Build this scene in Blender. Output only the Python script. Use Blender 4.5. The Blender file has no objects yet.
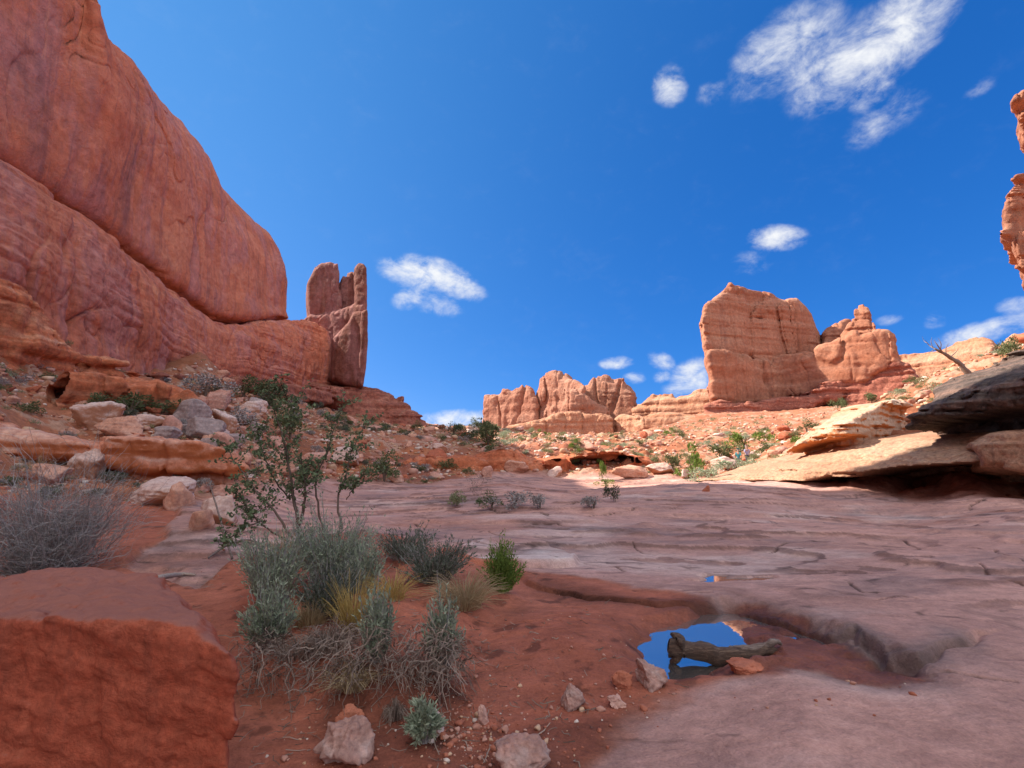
import bpy, math, random
import numpy as np
from mathutils import Vector, Matrix

# ------------------------------------------------------------------ camera
SC = bpy.context.scene
F = 500.0                      # focal length in pixels of the 1024 px wide frame
TH = math.radians(7.74)        # upward pitch
CT, ST = math.cos(TH), math.sin(TH)
CAMZ = 1.6
cd = bpy.data.cameras.new('camera'); cam = bpy.data.objects.new('camera', cd)
SC.collection.objects.link(cam); SC.camera = cam
cd.sensor_width = 36.0; cd.lens = 36.0 * F / 1024.0
cd.clip_start = 0.05; cd.clip_end = 20000
cam.location = (0, 0, CAMZ); cam.rotation_euler = (math.radians(90) + TH, 0, 0)

# ------------------------------------------------------------------ light
SUN_AZ = math.radians(-72.0)   # measured from +Y (view direction), negative = left
SUN_EL = math.radians(42.5)
SUN_STRENGTH = 3.3
SKY_STRENGTH = 0.12
EXPOSURE = 1.75
SKY_GRADE = ((0.065, 1.07, 3.5), (0.322, 0.61, 1.0), (0.84, 0.52, 0.25))   # gain and power of R, G, B, and how much brighter towards the sun

SC.view_settings.view_transform = 'Standard'
SC.view_settings.look = 'None'
SC.view_settings.gamma = 1.0
SC.view_settings.use_curve_mapping = False
SC.view_settings.exposure = EXPOSURE
sd = bpy.data.lights.new('sun', 'SUN'); sun = bpy.data.objects.new('sun', sd)
SC.collection.objects.link(sun)
sd.energy = SUN_STRENGTH; sd.angle = math.radians(0.53); sd.color = (1.0, 0.93, 0.82)
SUN_DIR = Vector((math.sin(SUN_AZ) * math.cos(SUN_EL), math.cos(SUN_AZ) * math.cos(SUN_EL), math.sin(SUN_EL)))
sun.rotation_euler = SUN_DIR.to_track_quat('Z', 'Y').to_euler()
sun.location = SUN_DIR * 300

def pix_dir(px, py):
    a = (px - 512.0) / F; s = (py - 384.0) / F
    return np.array([a, CT + s * ST, ST - s * CT])
def at(px, py, Y):
    d = pix_dir(px, py); t = Y / d[1]
    return np.array([d[0] * t, Y, CAMZ + d[2] * t])

world = bpy.data.worlds.new('World'); SC.world = world
world.use_nodes = True
wt = world.node_tree; wt.nodes.clear()
def wn(t, **kw):
    n = wt.nodes.new(t)
    for k, v in kw.items(): setattr(n, k, v)
    return n
w_out = wn('ShaderNodeOutputWorld'); w_bg = wn('ShaderNodeBackground')
sky = wn('ShaderNodeTexSky', sky_type='NISHITA', sun_disc=False)
sky.sun_elevation = SUN_EL; sky.sun_rotation = SUN_AZ
sky.altitude = 1500; sky.air_density = 0.9; sky.dust_density = 0.0; sky.ozone_density = 4.0
w_bg.inputs['Strength'].default_value = SKY_STRENGTH
wt.links.new(w_bg.outputs[0], w_out.inputs[0])
tc = wn('ShaderNodeTexCoord')
def vdot(vec):
    n = wn('ShaderNodeVectorMath', operation='DOT_PRODUCT')
    wt.links.new(tc.outputs['Generated'], n.inputs[0]); n.inputs[1].default_value = tuple(vec)
    return n.outputs['Value']
def wmath(op, a, b=None, c=None, clamp=False):
    n = wn('ShaderNodeMath', operation=op); n.use_clamp = clamp
    for i, v in enumerate((a, b, c)):
        if v is None: continue
        if isinstance(v, (int, float)): n.inputs[i].default_value = v
        else: wt.links.new(v, n.inputs[i])
    return n.outputs[0]
# clouds far off in the sky: direction of the centre, half sizes and tilt of each puff, how dense it is
CLOUDS = [(785,50,52,34,-14,.85),(850,62,60,34,-20,.95),(905,25,58,34,-35,1.0),(868,84,22,26,0,.9),(885,118,42,20,-25,.5),(755,82,26,18,0,.5),
    (670,87,17,19,-20,.85),(712,92,17,14,0,.42),(980,88,15,9,-15,.42),(775,238,28,13,10,.95),(752,262,22,17,-20,.38),
    (425,274,44,17,5,1.1),(452,282,34,15,20,1.0),(438,304,28,13,10,.6),(412,298,20,12,-20,.8),(617,363,17,7,0,.85),(634,378,12,7,0,.9),(661,361,15,10,30,.75),(662,377,11,7,0,.75),
    (690,378,24,17,-30,.95),(675,390,14,10,0,.8),(455,421,46,11,-3,1.1),(430,423,20,7,0,.9),(890,320,13,6,0,.6),(935,320,10,10,0,.6),(985,331,46,11,-12,.95),
    (1040,322,40,14,0,.9),(1014,306,15,10,0,.75),(1110,60,60,30,-20,.9),(-120,90,80,30,10,.8),(1180,260,60,20,0,.9)]
acc = None
for (px, py, rx, ry, tilt, den) in CLOUDS:
    c = Vector(pix_dir(px, py)).normalized()
    u = Vector((c.y, -c.x, 0)).normalized(); v = u.cross(c)
    if v.z < 0: v = -v
    L = pix_dir(px, py); k = 1.0 / (F * float(np.linalg.norm(L)))
    t = math.radians(-tilt); uu = u * math.cos(t) + v * math.sin(t); vv = v * math.cos(t) - u * math.sin(t)
    du = wmath('DIVIDE', vdot(uu), rx * k * 1.25); dv = wmath('DIVIDE', vdot(vv), ry * k * 1.25)
    r2 = wmath('ADD', wmath('MULTIPLY', du, du), wmath('MULTIPLY', dv, dv))
    m = wmath('MULTIPLY', wmath('SUBTRACT', 1.0, r2), den)
    m = wmath('MULTIPLY', wmath('MAXIMUM', m, 0.0), wmath('GREATER_THAN', vdot(c), 0.2))
    acc = m if acc is None else wmath('SMOOTH_MAX', acc, m, 0.15)
def wnoise(scale, det, dist=0.0, stretch=(1, 1, 1)):
    mp = wn('ShaderNodeMapping'); mp.inputs['Scale'].default_value = stretch; mp.inputs['Rotation'].default_value = (0, math.radians(25), 0)
    wt.links.new(tc.outputs['Generated'], mp.inputs[0])
    n = wn('ShaderNodeTexNoise'); n.inputs['Scale'].default_value = scale; n.inputs['Detail'].default_value = det
    n.inputs['Roughness'].default_value = 0.62; n.inputs['Distortion'].default_value = dist
    wt.links.new(mp.outputs[0], n.inputs['Vector']); return n.outputs['Fac']
n1 = wnoise(17, 10, 0.35, (1, 1, 1.6)); n2 = wnoise(9, 3, 0.2)
n3 = wnoise(60, 6, 0.3, (1, 1, 1.4))
nz = wmath('ADD', wmath('ADD', wmath('MULTIPLY', wmath('SUBTRACT', n1, 0.5), 4.0), wmath('MULTIPLY', wmath('SUBTRACT', n3, 0.5), 1.1)), wmath('MULTIPLY', wmath('SUBTRACT', n2, 0.5), 0.7))
dens = wmath('ADD', wmath('MULTIPLY', acc, 1.0), wmath('MULTIPLY', nz, wmath('ADD', wmath('MULTIPLY', acc, 0.5), 0.25)))
mr = wn('ShaderNodeMapRange', interpolation_type='SMOOTHSTEP')
mr.inputs['From Min'].default_value = 0.1; mr.inputs['From Max'].default_value = 1.55
wt.links.new(dens, mr.inputs['Value'])
has = wmath('MULTIPLY', mr.outputs[0], wmath('MULTIPLY', wmath('SUBTRACT', acc, 0.06), 3.5, clamp=True))
# a deep dry desert sky: the physical sky with its three channels graded
ssep = wn('ShaderNodeSeparateColor'); wt.links.new(sky.outputs[0], ssep.inputs[0])
hsv = wn('ShaderNodeCombineColor')
sd2 = wmath('POWER', wmath('MAXIMUM', vdot(SUN_DIR), 0.0), 2.0)
for i, (g, p, k) in enumerate(SKY_GRADE):
    wt.links.new(wmath('MULTIPLY', wmath('MULTIPLY', wmath('POWER', ssep.outputs[i], p), g), wmath('ADD', wmath('MULTIPLY', sd2, k), 1.0)), hsv.inputs[i])
# unseen broken cloud added overhead and behind the camera to fill the shade
back = wn('ShaderNodeMapRange', interpolation_type='SMOOTHSTEP'); back.inputs['From Min'].default_value = 0.42; back.inputs['From Max'].default_value = 0.78
wt.links.new(vdot((0.05, -0.5, 0.865)), back.inputs['Value'])
nb = wn('ShaderNodeMapRange', interpolation_type='SMOOTHSTEP'); nb.inputs['From Min'].default_value = 0.30; nb.inputs['From Max'].default_value = 0.5
wt.links.new(wnoise(3.0, 7, 0.4, (1, 1, 1.6)), nb.inputs['Value'])
hasb = wmath('MULTIPLY', wmath('MULTIPLY', back.outputs[0], nb.outputs[0]), 0.95)
mix = wn('ShaderNodeMix', data_type='RGBA')
CLOUDV = 2.35; FILLV = 4.1
mix.inputs['B'].default_value = (CLOUDV, CLOUDV * 1.02, CLOUDV * 1.05, 1)
wt.links.new(has, mix.inputs['Factor']); wt.links.new(hsv.outputs[0], mix.inputs['A'])
mixb = wn('ShaderNodeMix', data_type='RGBA'); mixb.inputs['B'].default_value = (FILLV * 0.97, FILLV, FILLV * 1.06, 1)
wt.links.new(hasb, mixb.inputs['Factor']); wt.links.new(mix.outputs['Result'], mixb.inputs['A'])
wt.links.new(mixb.outputs['Result'], w_bg.inputs['Color'])

# ------------------------------------------------------------------ noise and mesh helpers
RNG = np.random.default_rng(7)
random.seed(7)
_T = RNG.random((64, 64, 64), dtype=np.float32) * 2 - 1
_TF = _T.ravel()
def vnoise(x, y, z):
    x = np.asarray(x, np.float32); y = np.asarray(y, np.float32); z = np.asarray(z, np.float32)
    x, y, z = np.broadcast_arrays(x, y, z)
    xi = np.floor(x); yi = np.floor(y); zi = np.floor(z)
    fx = x - xi; fy = y - yi; fz = z - zi
    xi = xi.astype(np.int32); yi = yi.astype(np.int32); zi = zi.astype(np.int32)
    fx = fx * fx * (3 - 2 * fx); fy = fy * fy * (3 - 2 * fy); fz = fz * fz * (3 - 2 * fz)
    x0 = (xi & 63) << 12; x1 = ((xi + 1) & 63) << 12
    y0 = (yi & 63) << 6; y1 = ((yi + 1) & 63) << 6
    z0 = zi & 63; z1 = (zi + 1) & 63
    t = _TF
    a = t[x0 + y0 + z0]; a = a + (t[x1 + y0 + z0] - a) * fx
    b = t[x0 + y1 + z0]; b = b + (t[x1 + y1 + z0] - b) * fx
    a = a + (b - a) * fy
    c = t[x0 + y0 + z1]; c = c + (t[x1 + y0 + z1] - c) * fx
    d = t[x0 + y1 + z1]; d = d + (t[x1 + y1 + z1] - d) * fx
    c = c + (d - c) * fy
    return a + (c - a) * fz
def fbm(x, y, z, octv=4, gain=0.5):
    s = 0.0; a = 1.0; f = 1.0; n = 0.0
    x, y, z = x * 0.83 - y * 0.47 + z * 0.3, x * 0.48 + y * 0.87 - z * 0.13, -x * 0.2 + y * 0.25 + z * 0.95
    for i in range(octv):
        s = s + a * vnoise(x * f + 13.7 * i, y * f + 7.3 * i, z * f + 3.1 * i); n += a
        a *= gain; f *= 2.03
        x, y, z = x * 0.80 - y * 0.52 - z * 0.30, x * 0.60 + y * 0.69 + z * 0.40, y * -0.50 + z * 0.866
    return s / n * 1.6
def ridge(x, y, z, octv=3):
    s = 0.0; a = 1.0; f = 1.0; n = 0.0
    for i in range(octv):
        s = s + a * (1 - np.abs(vnoise(x * f + 5.1 * i, y * f + 1.7 * i, z * f + 9.3 * i)) * 2.2); n += a
        a *= 0.5; f *= 2.1
    return s / n
def sstep(a, b, x):
    t = np.clip((x - a) / (b - a), 0, 1); return t * t * (3 - 2 * t)
def terrace(h, step, sharp=0.8):
    k = h / step; f = np.floor(k); r = k - f
    return (f + np.where(r < sharp, r * 0.25 / sharp, 0.25 + (r - sharp) * 0.75 / (1 - sharp))) * step
def poly_sdf(px, py, poly):
    """signed distance of points to a closed polygon (negative inside)"""
    poly = np.asarray(poly, np.float32)
    d = np.full(px.shape, 1e9, np.float32); ins = np.zeros(px.shape, bool)
    n = len(poly)
    for i in range(n):
        ax, ay = poly[i]; bx, by = poly[(i + 1) % n]
        ex, ey = bx - ax, by - ay; wx = px - ax; wy = py - ay
        t = np.clip((wx * ex + wy * ey) / (ex * ex + ey * ey + 1e-12), 0, 1)
        dx = wx - ex * t; dy = wy - ey * t
        d = np.minimum(d, dx * dx + dy * dy)
        c = (ay <= py) != (by <= py)
        if ey != 0: ins ^= c & (px < ax + (py - ay) * ex / ey)
    d = np.sqrt(d)
    return np.where(ins, -d, d)
def line_dist(px, py, pts):
    d = np.full(px.shape, 1e9, np.float32)
    for (ax, ay), (bx, by) in zip(pts[:-1], pts[1:]):
        ex, ey = bx - ax, by - ay; wx = px - ax; wy = py - ay
        t = np.clip((wx * ex + wy * ey) / (ex * ex + ey * ey + 1e-12), 0, 1)
        d = np.minimum(d, np.hypot(wx - ex * t, wy - ey * t))
    return d

COL = SC.collection
def mesh_from(name, V, quads=None, tris=None, smooth=True, mats=(), midx=None):
    me = bpy.data.meshes.new(name)
    V = np.asarray(V, np.float32)
    nq = 0 if quads is None else len(quads); nt = 0 if tris is None else len(tris)
    me.vertices.add(len(V)); me.vertices.foreach_set('co', V.ravel())
    loops = []
    if nq: loops.append(np.asarray(quads, np.int32).ravel())
    if nt: loops.append(np.asarray(tris, np.int32).ravel())
    L = np.concatenate(loops)
    me.loops.add(len(L)); me.loops.foreach_set('vertex_index', L)
    me.polygons.add(nq + nt)
    st = np.concatenate([np.arange(nq) * 4, nq * 4 + np.arange(nt) * 3]).astype(np.int32)
    me.polygons.foreach_set('loop_start', st)
    if smooth: me.polygons.foreach_set('use_smooth', np.ones(nq + nt, bool))
    for m in mats: me.materials.append(m)
    if midx is not None: me.polygons.foreach_set('material_index', np.asarray(midx, np.int32))
    me.update(calc_edges=True); me.validate()
    return me
def obj(name, me, parent=None, loc=None, rot=None, scale=None):
    o = bpy.data.objects.new(name, me); COL.objects.link(o)
    if parent is not None: o.parent = parent
    if loc is not None: o.location = tuple(float(v) for v in loc)
    if rot is not None: o.rotation_euler = rot
    if scale is not None: o.scale = scale if hasattr(scale, '__len__') else (scale,) * 3
    return o
def tag(o, label, cat, group=None, kind=None):
    o['label'] = label
    if cat: o['category'] = cat
    if group: o['group'] = group
    if kind: o['kind'] = kind
    return o
def empty(name, loc, rotz=0):
    o = bpy.data.objects.new(name, None); COL.objects.link(o)
    o.location = tuple(float(v) for v in loc); o.rotation_euler = (0, 0, rotz); o.empty_display_size = 0.2
    return o
def dup_tree(o, parent=None):
    kids = [c for c in bpy.data.objects if c.parent == o]
    c = o.copy(); COL.objects.link(c); c.parent = parent
    for k in kids: dup_tree(k, c)
    return c

def surface_nets(vol, org, h):
    nx, ny, nz = vol.shape
    s = vol < 0
    cells = [(i, j, k) for i in (0, 1) for j in (0, 1) for k in (0, 1)]
    def sl(a, i, j, k): return a[i:nx - 1 + i, j:ny - 1 + j, k:nz - 1 + k]
    cnt = np.zeros((nx - 1, ny - 1, nz - 1), np.int8)
    for c in cells: cnt += sl(s, *c)
    act = (cnt > 0) & (cnt < 8)
    idx = np.full(act.shape, -1, np.int32)
    ii = np.argwhere(act); idx[act] = np.arange(len(ii))
    P = np.zeros((len(ii), 3), np.float32); W = np.zeros(len(ii), np.float32)
    I, J, K = ii.T
    val = {c: vol[I + c[0], J + c[1], K + c[2]] for c in cells}
    for a in cells:
        for ax in range(3):
            if a[ax]: continue
            b = list(a); b[ax] = 1; b = tuple(b)
            va, vb = val[a], val[b]
            m = (va < 0) != (vb < 0)
            t = np.where(m, va / np.where(m, va - vb, 1), 0)
            p = np.array(a, np.float32)[None, :].repeat(len(ii), 0); p[:, ax] = t
            P += p * m[:, None]; W += m
    P = (P / np.maximum(W, 1)[:, None] + ii) * h + np.asarray(org, np.float32)
    quads = []
    for ax in range(3):
        o1, o2 = [(1, 2), (2, 0), (0, 1)][ax]
        A = [slice(1, -1)] * 3; A[ax] = slice(0, -1)
        B = [slice(1, -1)] * 3; B[ax] = slice(1, None)
        sa = s[tuple(A)]; sb = s[tuple(B)]
        for fl in (False, True):
            e = np.argwhere((sa & ~sb) if not fl else (~sa & sb))
            if not len(e): continue
            e = e + 1; e[:, ax] -= 1
            def g(d1, d2):
                q = e.copy(); q[:, o1] -= d1; q[:, o2] -= d2
                return idx[q[:, 0], q[:, 1], q[:, 2]]
            q = np.stack([g(1, 1), g(0, 1), g(0, 0), g(1, 0)], 1)
            if fl: q = q[:, ::-1]
            quads.append(q)
    Q = np.concatenate(quads); Q = Q[(Q >= 0).all(1)]
    return P, Q

def smax(a, b, k):
    h = np.clip(k - np.abs(a - b), 0, None) / k
    return np.maximum(a, b) + h * h * k * 0.25
def smin(a, b, k): return -smax(-a, -b, k)

class Block:
    """a traced outline on the upright plane through two ground points, with real thickness behind it"""
    def __init__(s, poly, pa, pb, thick, rnd, batter=0.0, off=0.0, kmin=0.0, back=None):
        s.pa = np.array(at(pa[0], 384, pa[1])[:2]); s.pb = np.array(at(pb[0], 384, pb[1])[:2])
        u = s.pb - s.pa; s.u = u / np.linalg.norm(u)
        s.n = np.array([-s.u[1], s.u[0]])              # away from the camera
        if s.n @ s.pa < 0: s.n = -s.n
        s.thick, s.rnd, s.batter, s.off, s.kmin = thick, rnd, batter, off, kmin
        P = []
        for (px, py) in poly:
            d = pix_dir(px, py)
            t = (s.n @ s.pa) / (s.n @ d[:2])
            w = d * t
            P.append(((w[:2] - s.pa) @ s.u, CAMZ + w[2]))
        s.P = np.array(P); c = s.pa + s.u * s.P[:, 0].mean()
        s.shear = float((c @ s.u) / (c @ s.n))         # the block runs back along the direction it is seen in
        s.zlo = s.P[:, 1].min(); s.zhi = s.P[:, 1].max()
    def bounds(s):
        out = []
        for sv in (s.P[:, 0].min(), s.P[:, 0].max()):
            for nv in (s.off, s.off + s.thick):
                q = s.pa + s.u * (sv + s.shear * nv) + s.n * nv
                out += [(q[0], q[1], s.zlo), (q[0], q[1], s.zhi)]
        return np.array(out)
    def ev(s, X, Y, Z, h):
        m = 6 * h + s.rnd
        s0, z0 = s.P.min(0) - m; s1, z1 = s.P.max(0) + m
        ns, nz = int((s1 - s0) / h) + 2, int((z1 - z0) / h) + 2
        gs, gz = np.meshgrid(np.arange(ns) * h + s0, np.arange(nz) * h + z0, indexing='ij')
        tab = poly_sdf(gs.astype(np.float32), gz.astype(np.float32), s.P)
        S = (X - s.pa[0]) * s.u[0] + (Y - s.pa[1]) * s.u[1]
        N = (X - s.pa[0]) * s.n[0] + (Y - s.pa[1]) * s.n[1]
        S = S - s.shear * N
        fs = np.clip((S - s0) / h, 0, ns - 1.001); fz = np.clip((Z - z0) / h, 0, nz - 1.001)
        i = fs.astype(np.int32); k = fz.astype(np.int32); fs = fs - i; fz = fz - k
        fs, fz, i, k = np.broadcast_arrays(fs, fz, i, k)
        t = tab.ravel(); b = i * nz + k
        d2 = (t[b] * (1 - fs) + t[b + nz] * fs) * (1 - fz) + (t[b + 1] * (1 - fs) + t[b + nz + 1] * fs) * fz
        c = s.off + s.thick / 2
        slab = np.abs(N - c) - s.thick / 2 + s.batter * (Z - s.zlo)
        return smax(d2, slab.astype(np.float32), max(s.rnd, 1e-3))

def sdf_rock(name, blocks, h, mat, noise, k=0.0, pad=None, parent=None, cuts=()):
    bb = np.concatenate([b.bounds() for b in blocks])
    pad = 4 * h if pad is None else pad
    lo = bb.min(0) - pad; hi = bb.max(0) + pad
    n = np.ceil((hi - lo) / h).astype(int) + 1
    ax = [np.float32(lo[i]) + np.arange(n[i], dtype=np.float32) * np.float32(h) for i in range(3)]
    X, Y, Z = ax[0][:, None, None], ax[1][None, :, None], ax[2][None, None, :]
    D = None
    for b in blocks:
        d = np.broadcast_to(b.ev(X, Y, Z, h), tuple(n)).astype(np.float32)
        kk = b.kmin or k
        D = d.copy() if D is None else (smin(D, d, kk) if kk > 0 else np.minimum(D, d))
    for b in cuts:
        D = smax(D, -b.ev(X, Y, Z, h).astype(np.float32), h * 1.5)
    band = noise.get('band', 2.0)
    w = np.abs(D) < band
    I, J, K = np.nonzero(w)
    D[w] += rock_noise(ax[0][I], ax[1][J], ax[2][K], **{q: v for q, v in noise.items() if q not in ('band', 'grow')}) - noise.get('grow', 0.0)
    P, Q = surface_nets(D, lo, h)
    return obj(name, mesh_from(name, P, Q, mats=[mat]), parent)

def rock_noise(x, y, z, lump=1.0, ls=10.0, strata=0.3, ss=1.2, joint=0.6, js=6.0, fine=0.15, fs=1.2, seed=0, dip=0.0, flake=0.0, fl=8.0):
    """inward offset of a sandstone face: lumps, ledges of the strata, upright joints, small grain"""
    o = seed * 17.3
    d = lump * fbm(x / ls + o, y / ls, z / ls * 0.7, 3)
    wz = z + dip * x + 0.5 * ss * fbm(x / (8 * ss) + o, y / (8 * ss), z / (8 * ss), 2)
    q = vnoise(wz / ss + o, 0.5, 0.5) + 0.5 * vnoise(wz / ss * 2.7 + o, 3.5, 0.5) + 0.25 * vnoise(wz / ss * 6.1, 7.5, 0.5)
    q = np.tanh(q * 2.2)
    d += strata * q * (0.55 + 0.6 * vnoise(x / (4 * ss), y / (4 * ss) + o, z / (4 * ss)))
    if joint:
        jx = x / js + 0.35 * fbm(x / (2 * js), y / (2 * js), z / (3 * js) + o, 2); jy = y / js
        r = np.abs(vnoise(jx + o, jy, z / (7 * js)))
        r2 = np.abs(vnoise(jx * 2.3 + o, jy * 2.3 + 9, z / (5 * js)))
        d += joint * (np.exp(-(r / 0.07) ** 2) * sstep(-0.3, 0.3, vnoise(x / (3 * js), y / (3 * js), z / (3 * js) + 5)) + 0.45 * np.exp(-(r2 / 0.09) ** 2))
        d += 0.35 * joint * np.tanh(2.5 * vnoise(jx * 0.8 + 20, jy * 0.8, z / (9 * js)))
    if flake:
        for kk, (a_, l_) in enumerate(((1.0, 1.0), (0.4, 0.36))):
            g = 1.5 * fbm(x / (fl * l_) + o + 31 * kk, y / (fl * l_), z / (fl * l_ * 1.5), 2 if kk else 3, 0.4)
            q = g - np.floor(g); gate = sstep(-0.15, 0.35, vnoise(x / (fl * 1.3) + 7 * kk, y / (fl * 1.3), z / (fl * 1.3) + o))
            d += flake * a_ * gate * (q ** 8 - 0.3 * q)
    d += fine * fbm(x / fs, y / fs, z / fs, 3)
    return d.astype(np.float32)

# ------------------------------------------------------------------ materials
def nodes_mat(name):
    m = bpy.data.materials.new(name); m.use_nodes = True
    t = m.node_tree; b = t.nodes['Principled BSDF']
    return m, t, b
class NT:
    def __init__(s, t): s.t = t
    def n(s, ty, **kw):
        n = s.t.nodes.new(ty)
        for k, v in kw.items(): setattr(n, k, v)
        return n
    def l(s, a, b): s.t.links.new(a, b)
    def pos(s, scale=(1, 1, 1)):
        g = s.n('ShaderNodeNewGeometry'); mp = s.n('ShaderNodeMapping'); mp.inputs['Scale'].default_value = scale
        s.l(g.outputs['Position'], mp.inputs[0]); return mp.outputs[0]
    def opos(s, scale=(1, 1, 1)):
        g = s.n('ShaderNodeTexCoord'); mp = s.n('ShaderNodeMapping'); mp.inputs['Scale'].default_value = scale
        s.l(g.outputs['Object'], mp.inputs[0]); return mp.outputs[0]
    def noise(s, vec, scale, det=4, rough=0.55, dist=0.0):
        n = s.n('ShaderNodeTexNoise'); n.inputs['Scale'].default_value = scale; n.inputs['Detail'].default_value = det
        n.inputs['Roughness'].default_value = rough; n.inputs['Distortion'].default_value = dist
        s.l(vec, n.inputs['Vector']); return n.outputs['Fac']
    def ramp(s, fac, stops, interp='LINEAR'):
        r = s.n('ShaderNodeValToRGB'); e = r.color_ramp.elements; r.color_ramp.interpolation = interp
        while len(e) > 1: e.remove(e[-1])
        for i, (p, c) in enumerate(stops):
            q = e[0] if i == 0 else e.new(p)
            q.position = p; q.color = (*c, 1) if len(c) == 3 else c
        s.l(fac, r.inputs[0]); return r.outputs[0]
    def math(s, op, a, b=None, clamp=False):
        n = s.n('ShaderNodeMath', operation=op); n.use_clamp = clamp
        for i, v in enumerate((a, b)):
            if v is None: continue
            if isinstance(v, (int, float)): n.inputs[i].default_value = v
            else: s.l(v, n.inputs[i])
        return n.outputs[0]
    def mixc(s, fac, a, b, mode='MIX'):
        n = s.n('ShaderNodeMix', data_type='RGBA', blend_type=mode)
        for k, v in (('Factor', fac), ('A', a), ('B', b)):
            if isinstance(v, (int, float)): n.inputs[k].default_value = v
            elif isinstance(v, tuple): n.inputs[k].default_value = (*v, 1) if len(v) == 3 else v
            else: s.l(v, n.inputs[k])
        return n.outputs['Result']
    def rng(s, v, a, b, c=0.0, d=1.0):
        n = s.n('ShaderNodeMapRange', interpolation_type='SMOOTHSTEP')
        for k, q in zip(('From Min', 'From Max', 'To Min', 'To Max'), (a, b, c, d)): n.inputs[k].default_value = q
        s.l(v, n.inputs['Value']); return n.outputs[0]
    def bump(s, hs, strength, dist):
        b = s.n('ShaderNodeBump'); b.inputs['Strength'].default_value = strength; b.inputs['Distance'].default_value = dist
        s.l(hs, b.inputs['Height']); return b.outputs[0]

def rock_mat(name, c1, c2, c3, band=1.0, streak=0.5, varnish=(0.12, 0.06, 0.06), pale=(0.6, 0.38, 0.27), palef=0.3, fine=1.0, rough=0.92, mott=0.3, bumpd=0.1, local=False, dust=None, patch=0.0, varnish2=(.43, .205, .20), under=None):
    """sandstone: c1..c3 along warped beds, upright dark varnish streaks, pale patches, grain. band and fine in metres."""
    m, t, b = nodes_mat(name); q = NT(t)
    P = q.opos() if local else q.pos()
    w = q.noise(P, 0.12 / band, 4, 0.5)
    sx = q.n('ShaderNodeSeparateXYZ'); q.l(P, sx.inputs[0])
    zz = q.math('ADD', q.math('MULTIPLY', sx.outputs[2], 1.0), q.math('MULTIPLY', w, 5.0 * band))
    n1 = q.n('ShaderNodeTexNoise', noise_dimensions='1D'); n1.inputs['Scale'].default_value = 0.55 / band; n1.inputs['Detail'].default_value = 6; n1.inputs['Roughness'].default_value = 0.65
    q.l(zz, n1.inputs['W'])
    big = q.noise(P, 0.07 / band, 5, 0.6, 0.4)
    f = q.math('ADD', q.math('MULTIPLY', n1.outputs['Fac'], 0.6), q.math('MULTIPLY', big, 0.4))
    col = q.ramp(f, [(0.34, c1), (0.5, c2), (0.64, c3)])
    # pale scoured patches
    pn = q.noise(P, 0.2 / band, 6, 0.62, 0.8)
    col = q.mixc(q.math('MULTIPLY', q.rng(pn, 0.56, 0.72), palef), col, pale)
    if streak:
        S = q.opos((1, 1, 0.07)) if local else q.pos((1, 1, 0.07))
        sn = q.noise(S, 0.8 / band, 6, 0.65, 0.3)
        bn = q.noise(P, 0.09 / band, 3, 0.5, 0.5)
        col = q.mixc(q.math('MULTIPLY', q.math('MULTIPLY', q.rng(sn, 0.5, 0.68), q.rng(bn, 0.42, 0.62)), streak), col, varnish)
    if patch:                                           # desert varnish in large sharp edged patches
        vn = q.noise(q.pos((1, 1, 0.35)), 0.15 / band * 3, 10, 0.66, 0.8)
        col = q.mixc(q.math('MULTIPLY', q.rng(vn, 0.45, 0.60), patch), col, varnish2)
    if streak:                                          # narrow water streaks down the face
        fs_ = q.noise(q.opos((1, 1, 0.035)) if local else q.pos((1, 1, 0.035)), 2.6 / band, 7, 0.7, 0.2)
        col = q.mixc(q.math('MULTIPLY', q.rng(fs_, 0.52, 0.66), streak * 0.55), col, varnish)
        col = q.mixc(q.math('MULTIPLY', q.rng(fs_, 0.44, 0.34), streak * 0.4), col, pale)
    g1 = q.noise(P, 2.2 / fine, 10, 0.7)
    col = q.mixc(mott, col, q.ramp(g1, [(0.3, (0.12, 0.11, 0.11)), (0.5, (0.5, 0.5, 0.5)), (0.7, (0.9, 0.88, 0.86))]), 'OVERLAY')
    if under:                                           # unweathered colour on what hangs over
        gn = q.n('ShaderNodeNewGeometry'); sn_ = q.n('ShaderNodeSeparateXYZ'); q.l(gn.outputs['Normal'], sn_.inputs[0])
        col = q.mixc(q.math('MULTIPLY', q.rng(q.math('ADD', sn_.outputs[2], q.math('MULTIPLY', q.math('SUBTRACT', g1, 0.5), 0.7)), 0.12, -0.4), 0.85), col, under)
    if dust:                                            # pale dust settled on what faces up
        gn = q.n('ShaderNodeNewGeometry'); sn_ = q.n('ShaderNodeSeparateXYZ'); q.l(gn.outputs['Normal'], sn_.inputs[0])
        col = q.mixc(q.math('MULTIPLY', q.rng(q.math('ADD', sn_.outputs[2], q.math('MULTIPLY', q.math('SUBTRACT', g1, 0.5), 0.9)), 0.55, 0.95), 0.85), col, dust)
    q.l(col, b.inputs['Base Color']); b.inputs['Roughness'].default_value = rough; b.inputs['Specular IOR Level'].default_value = 0.25
    g2 = q.noise(P, 0.9 / fine, 9, 0.68, 0.3)
    q.l(q.bump(q.math('ADD', g2, q.math('MULTIPLY', g1, 0.35)), 0.8, bumpd), b.inputs['Normal'])
    return m

# ------------------------------------------------------------------ terrain
def flatY(py):
    s = (py - 384.0) / F; return CAMZ * (CT + s * ST) / (s * CT - ST)
def fl(px, py):                                   # pixel on the level z = 0
    return at(px, py, flatY(py))[:2]
def flz(px, py, z):
    d = pix_dir(px, py); t = (z - CAMZ) / d[2]; return tuple((d * t)[:2])
def flp(pts): return [tuple(fl(*p)) for p in pts]

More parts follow.
